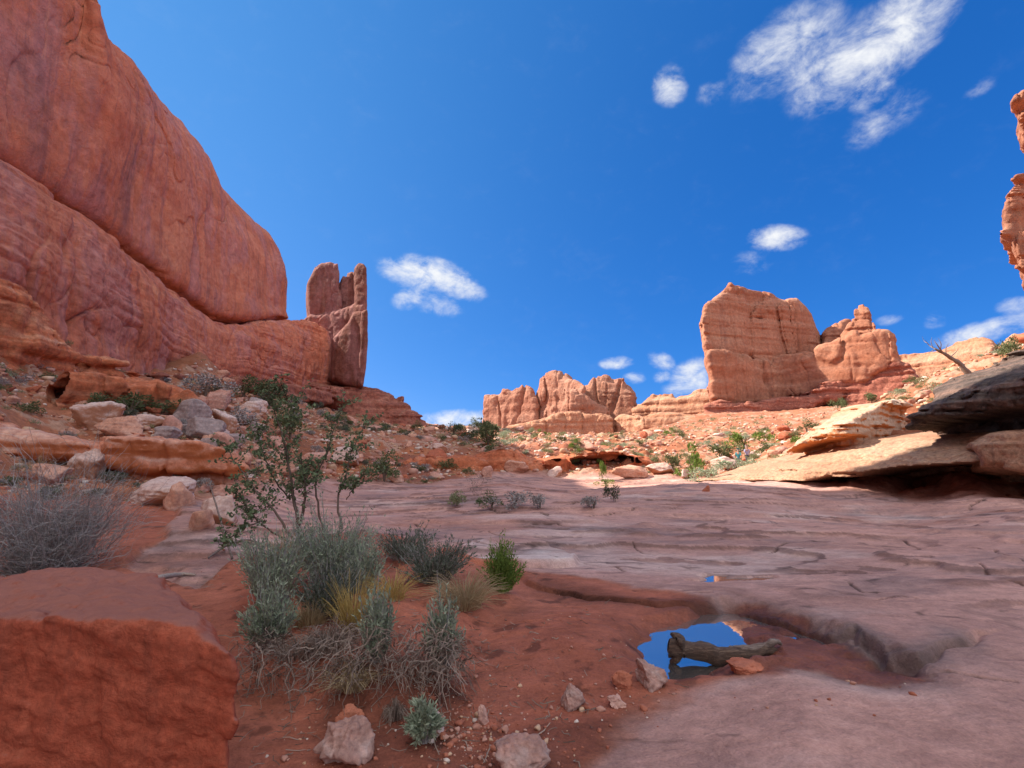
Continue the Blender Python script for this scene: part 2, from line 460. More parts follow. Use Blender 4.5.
CTRL = [  # pixel and distance, or a world point
    ('w',-2,1.5,-.03),('w',2,1.5,.04),('w',0,-3,.0),('w',-5,-3,.1),('w',6,-3,.15),('w',-3.2,3.4,-.06),('w',-1,3.2,-.10),('w',.2,3.0,-.07),('w',1.6,3.0,.08),('w',2.6,3.3,.09),('w',3.4,3,.10),
    ('w',4,6,.02),('w',8,7,.05),('w',7,11,.0),('w',12,12,.02),('w',2,7,.0),('w',-1,6,.0),('w',-3,6,.02),('w',-6,6,.1),('w',0,11,.0),('w',-3,11,.05),('w',-6,10,.12),
    ('w',4,18,.0),('w',0,18,.0),('w',10,20,-.02),('w',16,16,.0),('w',0,26,.0),('w',8,25,.0),
    ('p',0,560,8.2),('p',60,545,8.8),('p',0,500,11),('p',100,505,12),('p',150,492,14),('p',215,500,14.5),('p',240,520,12.5),('p',300,500,18.5),
    ('p',60,455,15.8),('p',10,440,15.5),('p',150,476,15.6),('p',230,486,16.5),('p',330,484,25),('p',400,481,28.5),
    ('p',60,432,18.5),('p',150,432,19),('p',225,440,21),('p',60,400,22),('p',0,395,19),('p',0,376,24),('p',60,374,28),('p',0,325,29),('p',110,374,36),('p',150,378,48),('p',150,402,36),
    ('p',230,392,68),('p',230,405,48),('p',250,425,36),('p',300,404,82),('p',300,422,52),('p',300,450,34),('p',365,420,92),('p',365,427,62),('p',350,440,42),('p',410,436,76),('p',445,432,86),
    ('p',400,452,42),('p',400,465,37),('p',440,458,40),('p',440,468,36.5),('p',470,440,58),('p',480,431,86),('p',500,430,100),('p',480,478,31),
    ('p',560,457,42.5),('p',560,474,38.5),('p',620,460,41.5),('p',620,474,37.5),('p',520,458,42),('p',520,473,37.5),('p',560,440,72),('p',560,436,112),('p',640,448,60),('p',640,436,120),('p',500,448,55),
    ('p',700,441,75),('p',700,428,130),('p',740,430,105),('p',700,414,185),('p',780,412,170),('p',800,428,110),('p',720,470,38),('p',680,472,37),('p',740,467.5,46),('p',780,448,60),('p',860,425,75),
    ('p',900,402,150),('p',640,437,230),('p',560,437,280),('p',480,434,300),('p',480,433,200),
    ('p',760,472,31),('p',800,452,31),('p',850,428,31),('p',900,402,30),('p',960,376,29),('p',1024,356,28),('p',1130,320,27),('p',820,474,27),('p',900,440,26),('p',960,420,26),
    ('w',15.5,22,-.05),('w',17,19,-.05),('w',19.5,17.5,-.05),('w',21,21,.3),('w',24,16,.0),('w',19,24,.3),
    ('w',28,10,2),('w',40,10,8),('w',45,30,8),('w',60,60,9),('w',45,50,7),('w',20,-10,.6),('w',40,-20,5),('w',0,-30,-.5),('w',-12,-10,1.5),('w',-14,3,2.2),('w',-20,12,5),('w',-28,0,9),('w',-26,22,10),('w',-30,-40,8),
    ('w',-38,60,13),('w',-45,100,15),('w',-60,140,16),('w',-20,130,8),('w',-10,200,6),('w',-60,300,8),('w',-200,200,20),('w',-200,0,20),('w',100,150,15),('w',150,100,18),('w',150,0,25),('w',0,-200,5),('w',200,-150,20),('w',-150,-150,15),
    ('w',-5,450,8),('w',100,450,16),('w',200,350,26),('w',300,200,30),('w',-300,450,10),('w',0,900,15),('w',600,800,30),('w',-700,700,10),('w',0,-900,5),('w',900,0,25),('w',-900,0,15)]
_C = []
for c in CTRL:
    _C.append(at(*c[1:]) if c[0] == 'p' else np.array(c[1:], float))
_C = np.array(_C)
def _q(x, y):
    r = np.hypot(x, y) + 1e-6; k = (r + 1.5) ** 0.35 / r
    return x * k, y * k
_qx, _qy = _q(_C[:, 0], _C[:, 1])
_A = np.sqrt((_qx[:, None] - _qx) ** 2 + (_qy[:, None] - _qy) ** 2 + 0.0004)
_Wt = np.linalg.solve(_A + np.eye(len(_C)) * 1e-3, _C[:, 2]).astype(np.float32)
def base_z(x, y):
    qx, qy = _q(x, y); out = np.empty(qx.shape, np.float32)
    fx, fy = qx.ravel().astype(np.float32), qy.ravel().astype(np.float32); o = out.ravel()
    cx, cy = _qx.astype(np.float32), _qy.astype(np.float32)
    for i in range(0, len(fx), 40000):
        a = fx[i:i + 40000, None] - cx; a *= a
        b = fy[i:i + 40000, None] - cy; b *= b
        a += b; a += 0.0004
        o[i:i + 40000] = np.sqrt(a) @ _Wt
    return o.reshape(qx.shape)

# near features, laid out on the level wash floor
POOL = flp([(640,640),(652,630),(690,620),(712,609),(745,605),(790,618),(828,632),(850,646),(880,660),(905,674),(920,688),(880,694),(830,680),(780,670),(735,667),(690,668),(660,668),(644,656)])
LEDGE = flp([(505,572),(545,586),(600,597),(660,605),(712,608),(745,612),(790,626),(830,637),(855,638),(868,648),(885,664),(915,668)])   # lip of the slab over the pool
MOUND = flp([(232,590),(262,556),(330,535),(420,545),(500,575),(520,598),(480,625),(462,660),(455,690),(400,700),(330,700),(280,690),(238,668)])
SANDP = flp([(-300,900),(-300,560),(0,560),(110,560),(200,585),(225,560),(300,545),(420,545),(540,572),(700,603),(770,625),(770,680),(690,694),(650,706),(600,730),(560,768),(540,900)])
SANDP2 = flp([(-400,640),(-300,540),(0,492),(120,486),(160,505),(176,520),(170,540),(130,556),(90,580),(0,620)])
BANKT = [(-40, 20)]
_z7 = lambda p: flp([(480 + a / 3.657, 480 + b / 3.657) for a, b in p])
_z8 = lambda p: flp([(724 + a / 3.413, 480 + b / 3.413) for a, b in p])
CRACKS = [_z7([(-260,150),(0,165),(60,185),(160,205)]), _z7([(400,120),(560,112),(640,100),(700,95),(860,85)]), _z7([(560,205),(600,230),(660,234),(740,240)]), _z7([(180,155),(280,150),(420,160)]), _z7([(390,290),(500,310),(545,345)]),
          _z7([(30,110),(240,130),(300,115)]), _z7([(750,150),(810,158),(1000,150)]), _z7([(640,125),(740,122),(900,135)]), _z7([(830,300),(860,320),(1000,318)]),
          _z8([(580,190),(640,215),(670,225)]), _z8([(780,222),(830,232),(880,245)]), _z8([(850,290),(920,335),(1010,350),(1060,360)]), _z8([(430,360),(480,395),(550,400)]), _z8([(500,425),(690,430)]), _z8([(930,250),(1030,300),(1100,310)]),
          _z8([(330,150),(480,160),(700,165),(900,160)]), _z8([(150,215),(260,190),(420,205)]), _z8([(280,330),(420,300),(560,310),(760,330)]), _z8([(60,90),(330,95),(480,80)]), _z8([(700,70),(820,75),(900,62)]), _z8([(960,365),(1100,400)]),
          LEDGE[3:], [(p[0] + .03, p[1] + .16) for p in LEDGE[2:7]], flp([(350,545),(420,538),(500,548),(560,562)]), flp([(330,512),(420,505),(520,512),(600,505)]), flp([(880,700),(960,690),(1040,700)])]
POOL_Z = -0.075
PUDDLES = [flp([(700,575.5),(712,573.5),(726,574),(723,577),(708,578)]), flp([(688,581),(705,579),(730,577.5),(755,576),(772,576),(777,578.5),(760,580.5),(735,580),(708,583)])]
PALEB = flp([(440,556),(470,545),(500,538),(540,542),(565,548),(579,556),(576,563),(540,567),(500,566),(460,566)])
def features(x, y):
    """height and cover masks of the wash floor"""
    r = np.hypot(x, y)
    z = base_z(x, y)
    near = r < 16
    sand = np.zeros(x.shape, np.float32); wet = np.zeros(x.shape, np.float32); pool = np.full(x.shape, 9.0, np.float32)
    mound = np.zeros(x.shape, np.float32); lip = np.full(x.shape, 9.0, np.float32)
    xn, yn = x[near], y[near]
    wob = 0.10 * fbm(xn * 1.3, yn * 1.3, 0.0, 3) + 0.03 * fbm(xn * 6, yn * 6, 4.0, 2)
    dp = poly_sdf(xn, yn, POOL) + wob * 1.0 + 0.035 * fbm(xn * 7, yn * 7, 9.0, 3)
    dl = line_dist(xn, yn, LEDGE)
    ds = np.minimum(poly_sdf(xn, yn, SANDP), poly_sdf(xn, yn, SANDP2)) + wob * 1.5
    dm = poly_sdf(xn, yn, MOUND) + wob * 0.8
    s = np.maximum(sstep(0.12, -0.12, ds), sstep(0.04, -0.10, dp + 0.04 * fbm(xn * 4, yn * 4, 15.0, 3)))
    m = sstep(0.12, -0.45, dm)
    hz = np.zeros(xn.shape, np.float32); m2 = np.zeros(xn.shape, np.float32)
    # bowl of the pool: steep under the ledge, gentle on the sand side
    steep = sstep(0.55, 0.1, dl)
    edge = 0.42 * (1 - steep) + 0.22 * steep
    bowl = sstep(1.0, 0.0, np.clip((dp + edge * 0.35) / edge, 0, 1))
    hz -= bowl * (0.17 - 0.135 * sstep(0.0, 0.4, xn - 1.80 - 0.25 * (yn - 4.3)) * (1 - 0.5 * sstep(0.5, 0.1, dl))) - 0.035 * bowl * fbm(xn * 5, yn * 5, 7.0, 4) - 0.03 * steep * sstep(0.5, 0.0, np.abs(dp)) * np.abs(fbm(xn * 5, yn * 9, 3.0, 4))
    mc = fl(748, 664); hz += 0.10 * np.exp(-(((xn - mc[0]) / 0.34) ** 2 + ((yn - mc[1]) / 0.16) ** 2)) * (1 + 0.4 * fbm(xn * 7, yn * 7, 3.0, 3))
    # slab lip stands a hand above the sand: a step along the ledge line
    side = np.zeros(xn.shape, np.float32)
    far = poly_sdf(xn, yn, LEDGE + flp([(1000,640),(1200,560),(1000,500),(480,500)]))
    dfar = far + 0.16 * fbm(xn * 1.6, yn * 1.6, 2.0, 4)
    liph = 0.03 * sstep(0.03, -0.03, dfar) * sstep(1.8, 0.0, -dfar)
    fade = sstep(-0.5, 0.6, xn) * sstep(4.4, 3.6, xn)
    hz += liph * fade - 0.055 * np.exp(-((dfar - 0.03) / 0.03) ** 2) * fade
    hz += 0.17 * m + 0.06 * m * fbm(xn * 2.2, yn * 2.2, 1.0, 3)
    # low block of the slab with a pale worn top, by the tip of the mound
    pb = poly_sdf(xn, yn, PALEB) + wob * 0.7
    hz += 0.13 * sstep(0.06, -0.05, pb) * (1 - 0.5 * sstep(-0.2, -1.2, pb)); m2[...] = sstep(0.02, -0.08, pb)
    # broad sand hump in the middle, sand ripples
    hump = np.exp(-(((xn - 0.45) / 0.75) ** 2 + ((yn - 4.55) / 0.75) ** 2)); hz += 0.13 * hump * s
    hz += s * (1 - bowl) * (0.02 * fbm(xn * 2.4, yn * 2.4, 0, 5) + 0.006 * np.sin(yn * 38 + 6 * fbm(xn * 1.2, yn * 1.2, 3, 2) + xn * 9) * sstep(0.1, 0.6, vnoise(xn * 1.5, yn * 1.5, 8)))
    for pdl in PUDDLES:
        hz -= 0.05 * sstep(0.05, -0.03, poly_sdf(xn, yn, pdl) + 0.04 * fbm(xn * 4, yn * 4, 2.0, 3))
    z[near] += hz; s = s * (1 - m2)
    sand[near] = s; wet[near] = sstep(0.35, -0.1, dp) ; pool[near] = dp; mound[near] = m; lip[near] = np.abs(dfar) + (1 - fade)
    pale = np.zeros(x.shape, np.float32); pale[near] = m2; features.pale = pale
    return r, z, sand, wet, pool, mound, lip

def ground(x, y, full=False):
    x = np.asarray(x, np.float32); y = np.asarray(y, np.float32)
    r, z, sand, wet, pool, mound, lip = features(x, y)
    # slab: flat wash floor that is not sand
    azm = np.arctan2(x, y)
    slabR = 29 + 9 * sstep(-0.15, 0.0, azm) - 10 * sstep(0.15, 0.7, azm) + 2 * fbm(x / 6, y / 6, 0, 2)
    slab = sstep(0.55, 0.2, z + 0.1 * fbm(x / 2, y / 2, 9, 2)) * sstep(slabR + 1, slabR - 1, r) * (1 - sand)
    soft = 1 - slab
    near1 = np.clip(r / 6, 0.25, 1)
    # ledges of the slab: thin beds stepping up and down
    sxx, syy = x * 0.16 + y * 0.05, y * 0.34
    hb = 0.27 * fbm(sxx + 0.7, syy, 3.0, 4, 0.5) + 0.035 * fbm(x * 1.3, y * 2.2, 6.0, 3)
    amt = sstep(4.5, 10, r)
    z += slab * amt * (1 - wet) * (terrace(hb, 0.10, 0.72) * 0.95)
    z += slab * 0.007 * fbm(x * 2.5, y * 3.5, 1.0, 4) * near1
    crk = ridge(x * 0.30 + 0.4 * fbm(x * .3, y * .3, 2, 2), y * 0.62, 2.0, 3)
    crk = sstep(0.93, 0.99, crk) * sstep(4, 7, r)
    sl_i = (r < 45) & (slab > 0.05)
    if sl_i.any():
        xs, ys = x[sl_i], y[sl_i]
        wx = xs + 0.10 * fbm(xs * 1.1, ys * 1.1, 3, 4); wy = ys + 0.22 * fbm(xs * 0.9, ys * 0.9, 6, 4)
        cd_ = np.full(xs.shape, 9.0, np.float32)
        for pl in CRACKS:
            cd_ = np.minimum(cd_, line_dist(wx, wy, pl))
        wid = 0.012 + 0.0024 * np.hypot(xs, ys) * (0.6 + 0.6 * vnoise(xs * 2, ys * 2, 4))
        crk[sl_i] = np.maximum(crk[sl_i], sstep(1.0, 0.3, cd_ / wid))
    crk = crk * slab * (1 - wet)
    z -= np.clip(0.008 + 0.0025 * r, 0, 0.07) * crk
    # banks and slopes: ledgy red beds and rubble
    tal = soft * (1 - sand) * sstep(7, 13, r)
    bankz = z + 0.5 * fbm(x / 5, y / 5, 5.0, 4)
    ledgy = sstep(0.05, 0.45, fbm(x / 14, y / 14, 1.0, 2) + 0.35 * sstep(2.0, 0.5, z))
    st = np.clip(r / 22, 0.5, 4.0)
    z += tal * ledgy * (terrace(bankz, 0.9, 0.72) - bankz) * 0.75
    big = fbm(x / 9, y / 9, 7.0, 4)
    z += tal * 0.45 * big * np.clip(r / 40, 0.25, 1.6)
    sr = np.clip(r / 30, 0.5, 2.5); rub = fbm(x / 0.45 / np.round(sr + 0.5), y / 0.45 / np.round(sr + 0.5), 2.0, 4, 0.65)
    z += tal * 0.16 * np.abs(rub) * np.clip(r / 25, 0.4, 1.6)
    z += tal * 0.28 * np.clip(fbm(x / 2.3, y / 2.3, 12.0, 3), 0, 1) ** 2 * np.clip(r / 22, 0.5, 2)
    far = sstep(150, 500, r)
    z += far * 4 * (fbm(x / 90, y / 90, 3, 3) - 0.6)
    if not full: return z
    return z, dict(r=r, sand=sand, wet=wet, pool=pool, mound=mound, slab=slab, tal=tal, crk=crk, hb=hb, rub=rub, big=big, lip=lip, ledgy=ledgy, bankz=bankz, pale=features.pale)

def gz(x, y): return float(ground(np.array([x]), np.array([y]))[0])
def hit(px, py, dmin=1.0, dmax=400.0):
    """where the sight line of a pixel meets the ground"""
    d = pix_dir(px, py)
    T = np.geomspace(dmin, dmax, 1500); 
    X, Y, Z = d[0] * T, d[1] * T, CAMZ + d[2] * T
    g = ground(X, Y); b = np.nonzero(Z < g)[0]
    i = b[0] if len(b) else np.argmin(Z - g)
    return np.array([X[i], Y[i], g[i]])

def hexs(*v): return np.array(v, np.float32)
def build_ground():
    az = np.concatenate([np.linspace(-180, -58, 70)[:-1], np.linspace(-58, 58, 930), np.linspace(58, 180, 70)[1:-1]])
    az = np.radians(az)
    rr = np.concatenate([np.geomspace(0.25, 1.9, 24)[:-1], np.geomspace(1.9, 420, 1200), np.geomspace(420, 9000, 60)[1:]])
    A, R = np.meshgrid(az, rr, indexing='xy')
    X = (R * np.sin(A)).astype(np.float32); Y = (R * np.cos(A)).astype(np.float32)
    Z, m = ground(X, Y, True)
    na, nr = len(az), len(rr)
    V = np.stack([X.ravel(), Y.ravel(), Z.ravel()], 1)
    V = np.concatenate([V, [[0, 0, gz(0.01, 0.01)]]])
    i = np.arange(nr - 1)[:, None] * na; j = np.arange(na)[None, :]; j2 = (j + 1) % na
    Q = np.stack([i + j, i + na + j, i + na + j2, i + j2], -1).reshape(-1, 4)
    Q = Q[:, ::-1]
    jj = np.arange(na); T3 = np.stack([np.full(na, na * nr), jj, (jj + 1) % na], 1)[:, ::-1]
    # ground colours, with shade painted in along the ledge lip
    n1 = fbm(X / 1.7, Y / 1.7, 3, 5)[..., None]; n2 = fbm(X / 7, Y / 7, 1, 4)[..., None]; n3 = fbm(X * 1.5, Y * 3.5, 8, 4)[..., None]
    n4 = fbm(X * 5, Y * 5, 8, 4)[..., None]
    c_slab = hexs(.47, .25, .195) + hexs(.08, .05, .04) * n1 + hexs(.07, .02, .0) * n2 * 0.6
    pk = sstep(0.15, 0.7, fbm(X / 2.6 + 4, Y / 1.3, 11, 5))[..., None]
    c_slab = c_slab * (1 - 0.45 * pk) + hexs(.62, .46, .40) * 0.45 * pk
    rd = sstep(0.2, 0.6, fbm(X / 5 + 9, Y / 1.6, 21, 4))[..., None]
    c_slab = c_slab * (1 - 0.45 * rd) + hexs(.34, .13, .08) * 0.45 * rd
    gy = (sstep(0.0, 0.6, fbm(X / 1.9, Y / 1.0 + 3, 31, 6, 0.62)) * (0.35 + 0.65 * sstep(5, 9, m['r'])))[..., None]
    c_slab = c_slab * (1 - 0.62 * gy) + hexs(.17, .12, .115) * 0.62 * gy
    ph = (m['pale'] * sstep(-0.25, 0.15, n1[..., 0]))[..., None]; c_slab = c_slab * (1 - 0.6 * ph) + hexs(.66, .54, .49) * 0.6 * ph
    c_slab = c_slab * (1 - 0.75 * m['crk'][..., None])
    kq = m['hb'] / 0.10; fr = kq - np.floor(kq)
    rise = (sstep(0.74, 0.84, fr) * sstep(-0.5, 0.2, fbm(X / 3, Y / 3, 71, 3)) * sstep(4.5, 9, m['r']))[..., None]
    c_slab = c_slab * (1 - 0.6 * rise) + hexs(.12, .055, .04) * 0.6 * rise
    lay = hexs(.08, .03, .02) * (vnoise(np.floor(kq) * 3.7, 0.5, 0.5) * sstep(4.5, 9, m['r']))[..., None]
    c_slab = c_slab + lay
    fk = sstep(0.78, 0.97, ridge(X * 0.8 + 0.5 * n1[..., 0], Y * 2.4, 5.0, 3))[..., None]
    c_slab = c_slab * (1 - 0.65 * fk)
    c_sand = hexs(.37, .115, .065) + hexs(.06, .025, .015) * n1 + hexs(.03, .012, .01) * n4
    dk = sstep(0.25, 0.7, fbm(X * 0.9, Y * 0.9, 41, 4))[..., None]
    c_sand = c_sand * (1 - 0.4 * dk)
    crust = sstep(0.45, 0.7, fbm(X * 4.5, Y * 4.5, 81, 5))[..., None]; c_sand = c_sand * (1 - 0.5 * crust)
    c_tal = hexs(.36, .132, .065) + hexs(.08, .03, .02) * n2 + hexs(.05, .03, .02) * n1
    stone = sstep(0.30, 0.42, m['rub'] + 0.25 * n2[..., 0])[..., None]
    pal = hexs(.56, .42, .31) + hexs(.1, .08, .07) * n4
    c_tal = c_tal * (1 - 0.4 * stone) + pal * 0.4 * stone
    beds = sstep(0.0, 0.5, np.sin(m['bankz'] * 6 + 2 * n2[..., 0]) + n1[..., 0] * 0.5)[..., None]
    lg = (m['ledgy'] * (1 - sstep(1.6, 3.5, Z)) * 0.8)[..., None]
    c_bed = hexs(.46, .15, .06) * beds + hexs(.28, .09, .05) * (1 - beds)
    c_tal = c_tal * (1 - lg) + c_bed * lg
    veg = (sstep(0.05, 0.5, fbm(X / 6, Y / 6, 51, 4)) * sstep(35, 55, m['r']) * sstep(200, 120, m['r']))[..., None]
    gs = sstep(0.05, 0.4, fbm(X / 0.7, Y / 0.7, 61, 3))[..., None]
    c_tal = c_tal * (1 - 0.7 * veg * gs) + hexs(.27, .23, .11) * 0.7 * veg * gs
    s = m['sand'][..., None]; sl = m['slab'][..., None]
    c_tal = c_tal * 0.86
    C = c_tal * (1 - s) * (1 - sl) + c_sand * s + c_slab * sl * (1 - s)
    w = m['wet'][..., None]
    C = C * (1 - w * 0.42)
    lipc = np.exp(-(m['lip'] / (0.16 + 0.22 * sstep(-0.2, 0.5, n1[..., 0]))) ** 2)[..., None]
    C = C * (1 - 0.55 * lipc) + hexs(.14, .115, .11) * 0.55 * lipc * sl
    lip_shade = (np.exp(-(m['lip'] / 0.035) ** 2) * (0.25 + 0.75 * sstep(-0.2, 0.35, n1[..., 0])))[..., None]  # dark line painted for the shade in the gap under the lip
    C = C * (1 - 0.7 * lip_shade)
    C = np.clip(C, 0.01, 0.9)
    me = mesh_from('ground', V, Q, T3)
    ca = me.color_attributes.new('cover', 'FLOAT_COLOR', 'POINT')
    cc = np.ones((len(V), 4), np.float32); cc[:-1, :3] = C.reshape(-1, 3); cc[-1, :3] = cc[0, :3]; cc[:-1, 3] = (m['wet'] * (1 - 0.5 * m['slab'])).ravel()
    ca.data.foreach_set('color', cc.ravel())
    mt, t, b = nodes_mat('ground_cover'); q = NT(t)
    at_ = q.n('ShaderNodeAttribute', attribute_name='cover')
    P = q.pos()
    g1 = q.noise(P, 14, 8, 0.7); g2 = q.noise(P, 60, 4, 0.6); g3 = q.noise(P, 1.3, 8, 0.6)
    col = q.mixc(0.35, at_.outputs['Color'], q.ramp(g1, [(0.3, (0.25, 0.24, 0.24)), (0.5, (0.5, 0.5, 0.5)), (0.7, (0.75, 0.75, 0.75))]), 'OVERLAY')
    g4 = q.noise(q.pos((0.5, 1.0, 1.0)), 4.5, 9, 0.72, 0.5)
    col = q.mixc(0.4, col, q.ramp(g4, [(0.32, (0.18, 0.16, 0.17)), (0.5, (0.5, 0.5, 0.5)), (0.68, (0.8, 0.8, 0.8))]), 'OVERLAY')
    col = q.mixc(0.25, col, q.ramp(g2, [(0.3, (0.2, 0.2, 0.2)), (0.7, (0.8, 0.8, 0.8))]), 'OVERLAY')
    q.l(col, b.inputs['Base Color'])
    q.l(q.math('SUBTRACT', 0.92, q.math('MULTIPLY', at_.outputs['Alpha'], 0.3)), b.inputs['Roughness'])
    b.inputs['Specular IOR Level'].default_value = 0.3
    hsum = q.math('ADD', q.math('ADD', q.math('MULTIPLY', g3, 1.2), q.math('MULTIPLY', g4, 0.5)), q.math('ADD', q.math('MULTIPLY', g1, 0.25), q.math('MULTIPLY', g2, 0.08)))
    q.l(q.bump(hsum, 0.85, 0.085), b.inputs['Normal'])
    me.materials.append(mt)
    o = obj('ground', me); tag(o, 'red sand, slickrock wash floor and rubble slopes of the desert valley', None, kind='structure')
    return o
build_ground()

# ------------------------------------------------------------------ pools of rain water
def water(name, poly, z, label):
    m = bpy.data.materials.get('pool_water')
    if m is None:
        m, t, b = nodes_mat('pool_water'); q = NT(t)
        b.inputs['Base Color'].default_value = (0.085, 0.08, 0.075, 1); b.inputs['Roughness'].default_value = 0.01
        b.inputs['IOR'].default_value = 3.4; b.inputs['Specular IOR Level'].default_value = 1.0
        q.l(q.bump(q.noise(q.pos(), 9, 2), 0.02, 0.01), b.inputs['Normal'])
    n = len(poly); c = np.mean(poly, 0)
    V = [(c[0], c[1], z)] + [(p[0], p[1], z) for p in poly]
    T3 = [(0, 1 + i, 1 + (i + 1) % n) for i in range(n)]
    me = mesh_from(name, V, None, T3, mats=[m])
    if me.polygons[0].normal.z < 0: me.flip_normals()
    return tag(obj(name, me), label, None, kind='structure')
water('water', [flz(x, y, POOL_Z) for x, y in [(600,640),(620,615),(690,600),(740,592),(830,605),(900,640),(920,670),(840,700),(760,700),(680,695),(620,685)]], POOL_Z, 'shallow rain pool round the driftwood log')
for pdl, lab in zip(PUDDLES, ('tiny rain puddle on the bare slab', 'thin long rain puddle on the bare slab behind the pool')):
    c = np.mean(pdl, 0); P = [(c[0] + (p[0] - c[0]) * 1.25, c[1] + (p[1] - c[1]) * 1.25) for p in pdl]
    water('puddle', P, gz(c[0], c[1]) + 0.022, lab)

# ------------------------------------------------------------------ great rock formations
M_CLIFF = rock_mat('cliff_sandstone', (.48, .15, .082), (.55, .185, .10), (.64, .25, .145), band=3.0, streak=0.85, varnish=(.22, .10, .10), pale=(.70, .31, .17), palef=0.75, fine=2.2, bumpd=0.7, mott=0.35, patch=0.55)
M_BENCH = rock_mat('bench_sandstone', (.45, .13, .068), (.53, .17, .092), (.62, .235, .135), band=1.6, streak=0.6, varnish=(.19, .07, .06), pale=(.70, .32, .17), palef=0.5, fine=1.8, bumpd=0.6, mott=0.4, patch=0.45)
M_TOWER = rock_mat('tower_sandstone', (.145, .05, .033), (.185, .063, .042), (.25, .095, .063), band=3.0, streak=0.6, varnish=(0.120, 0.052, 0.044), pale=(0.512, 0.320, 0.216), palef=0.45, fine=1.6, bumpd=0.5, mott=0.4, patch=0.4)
M_REDBED = rock_mat('red_beds', (.20, .065, .042), (.30, .10, .065), (.38, .155, .10), band=0.45, streak=0.0, pale=(.46, .25, .16), palef=0.45, fine=1.2, bumpd=0.6, mott=0.6)
M_BUTTE = rock_mat('butte_sandstone', (0.289, 0.101, 0.051), (0.351, 0.144, 0.082), (0.413, 0.195, 0.121), band=3.0, streak=0.6, varnish=(0.172, 0.078, 0.058), pale=(0.460, 0.265, 0.164), palef=0.4, fine=2.0, bumpd=0.5, mott=0.4)
M_FAR = rock_mat('far_sandstone', (0.281, 0.101, 0.058), (0.343, 0.148, 0.090), (0.406, 0.203, 0.133), band=6.0, streak=0.45, varnish=(0.218, 0.109, 0.078), pale=(0.452, 0.265, 0.179), palef=0.4, fine=4.0, bumpd=1.8, mott=0.5)
M_DOME = rock_mat('slickrock_dome', (0.335, 0.133, 0.066), (0.406, 0.191, 0.109), (0.452, 0.250, 0.156), band=2.0, streak=0.15, varnish=(0.234, 0.109, 0.070), pale=(0.538, 0.367, 0.242), palef=0.4, fine=2.5, bumpd=1.0, mott=0.5)
M_LEDGE = rock_mat('ledge_sandstone', (.33, .15, .085), (.40, .22, .135), (.46, .31, .21), band=0.3, streak=0.25, varnish=(.10, .07, .065), pale=(.52, .37, .26), palef=0.35, fine=0.3, bumpd=0.14, mott=0.6)
M_SHADELEDGE = rock_mat('shade_dark_ledge', (.045, .033, .028), (.10, .07, .058), (.21, .125, .095), band=0.35, streak=0.5, varnish=(.03, .024, .022), pale=(.30, .19, .145), palef=0.5, fine=0.3, bumpd=0.14, mott=0.6)  # darker copy of the ledge rock, shade put into its colour

def at_x(px, py, x):
    d = pix_dir(px, py); t = x / d[0]; return np.array([x, d[1] * t, CAMZ + d[2] * t])
def cr_weights(n, N):
    """Catmull-Rom resampling matrix of n rows to N"""
    t = np.linspace(0, n - 1, N); i = np.clip(np.floor(t).astype(int), 0, n - 2); f = t - i
    M = np.zeros((N, n))
    w = [(-f + 2 * f ** 2 - f ** 3) / 2, (2 - 5 * f ** 2 + 3 * f ** 3) / 2, (f + 4 * f ** 2 - 3 * f ** 3) / 2, (-f ** 2 + f ** 3) / 2]
    for k in range(4):
        j = np.clip(i - 1 + k, 0, n - 1)
        np.add.at(M, (np.arange(N), j), w[k])
    return M
def loft(name, rows, NU, NV, mat, noise, parent, ucols=None):
    C = np.array(rows)                                  # v, u, 3
    if ucols is None: ucols = cr_weights(C.shape[1], NU)
    Pm = np.einsum('ab,bcd->acd', cr_weights(C.shape[0], NV), C)
    Pm = np.einsum('uc,vcd->vud', ucols, Pm)
    du = np.gradient(Pm, axis=1); dv = np.gradient(Pm, axis=0)
    N = np.cross(du, dv); N /= np.linalg.norm(N, axis=2, keepdims=True) + 1e-9
    if N[N.shape[0] // 3, NU // 3][0] < 0: N = -N
    d = rock_noise(Pm[..., 0].astype(np.float32), Pm[..., 1].astype(np.float32), Pm[..., 2].astype(np.float32), **noise)
    Pm = Pm - N * d[..., None]
    nv, nu = Pm.shape[:2]
    i = np.arange(nv - 1)[:, None] * nu; j = np.arange(nu - 1)[None, :]
    Q = np.stack([i + j, i + j + 1, i + nu + j + 1, i + nu + j], -1).reshape(-1, 4)
    return obj(name, mesh_from(name, Pm.reshape(-1, 3), Q, mats=[mat]), parent)
def col_weights(n, spans, N):
    """resample columns unevenly: spans = weights per interval"""
    cum = np.concatenate([[0], np.cumsum(spans)]); t = np.interp(np.linspace(0, cum[-1], N), cum, np.arange(n))
    i = np.clip(np.floor(t).astype(int), 0, n - 2); f = t - i; M = np.zeros((N, n))
    w = [(-f + 2 * f ** 2 - f ** 3) / 2, (2 - 5 * f ** 2 + 3 * f ** 3) / 2, (f + 4 * f ** 2 - 3 * f ** 3) / 2, (-f ** 2 + f ** 3) / 2]
    for k in range(4): np.add.at(M, (np.arange(N), np.clip(i - 1 + k, 0, n - 1)), w[k])
    return M

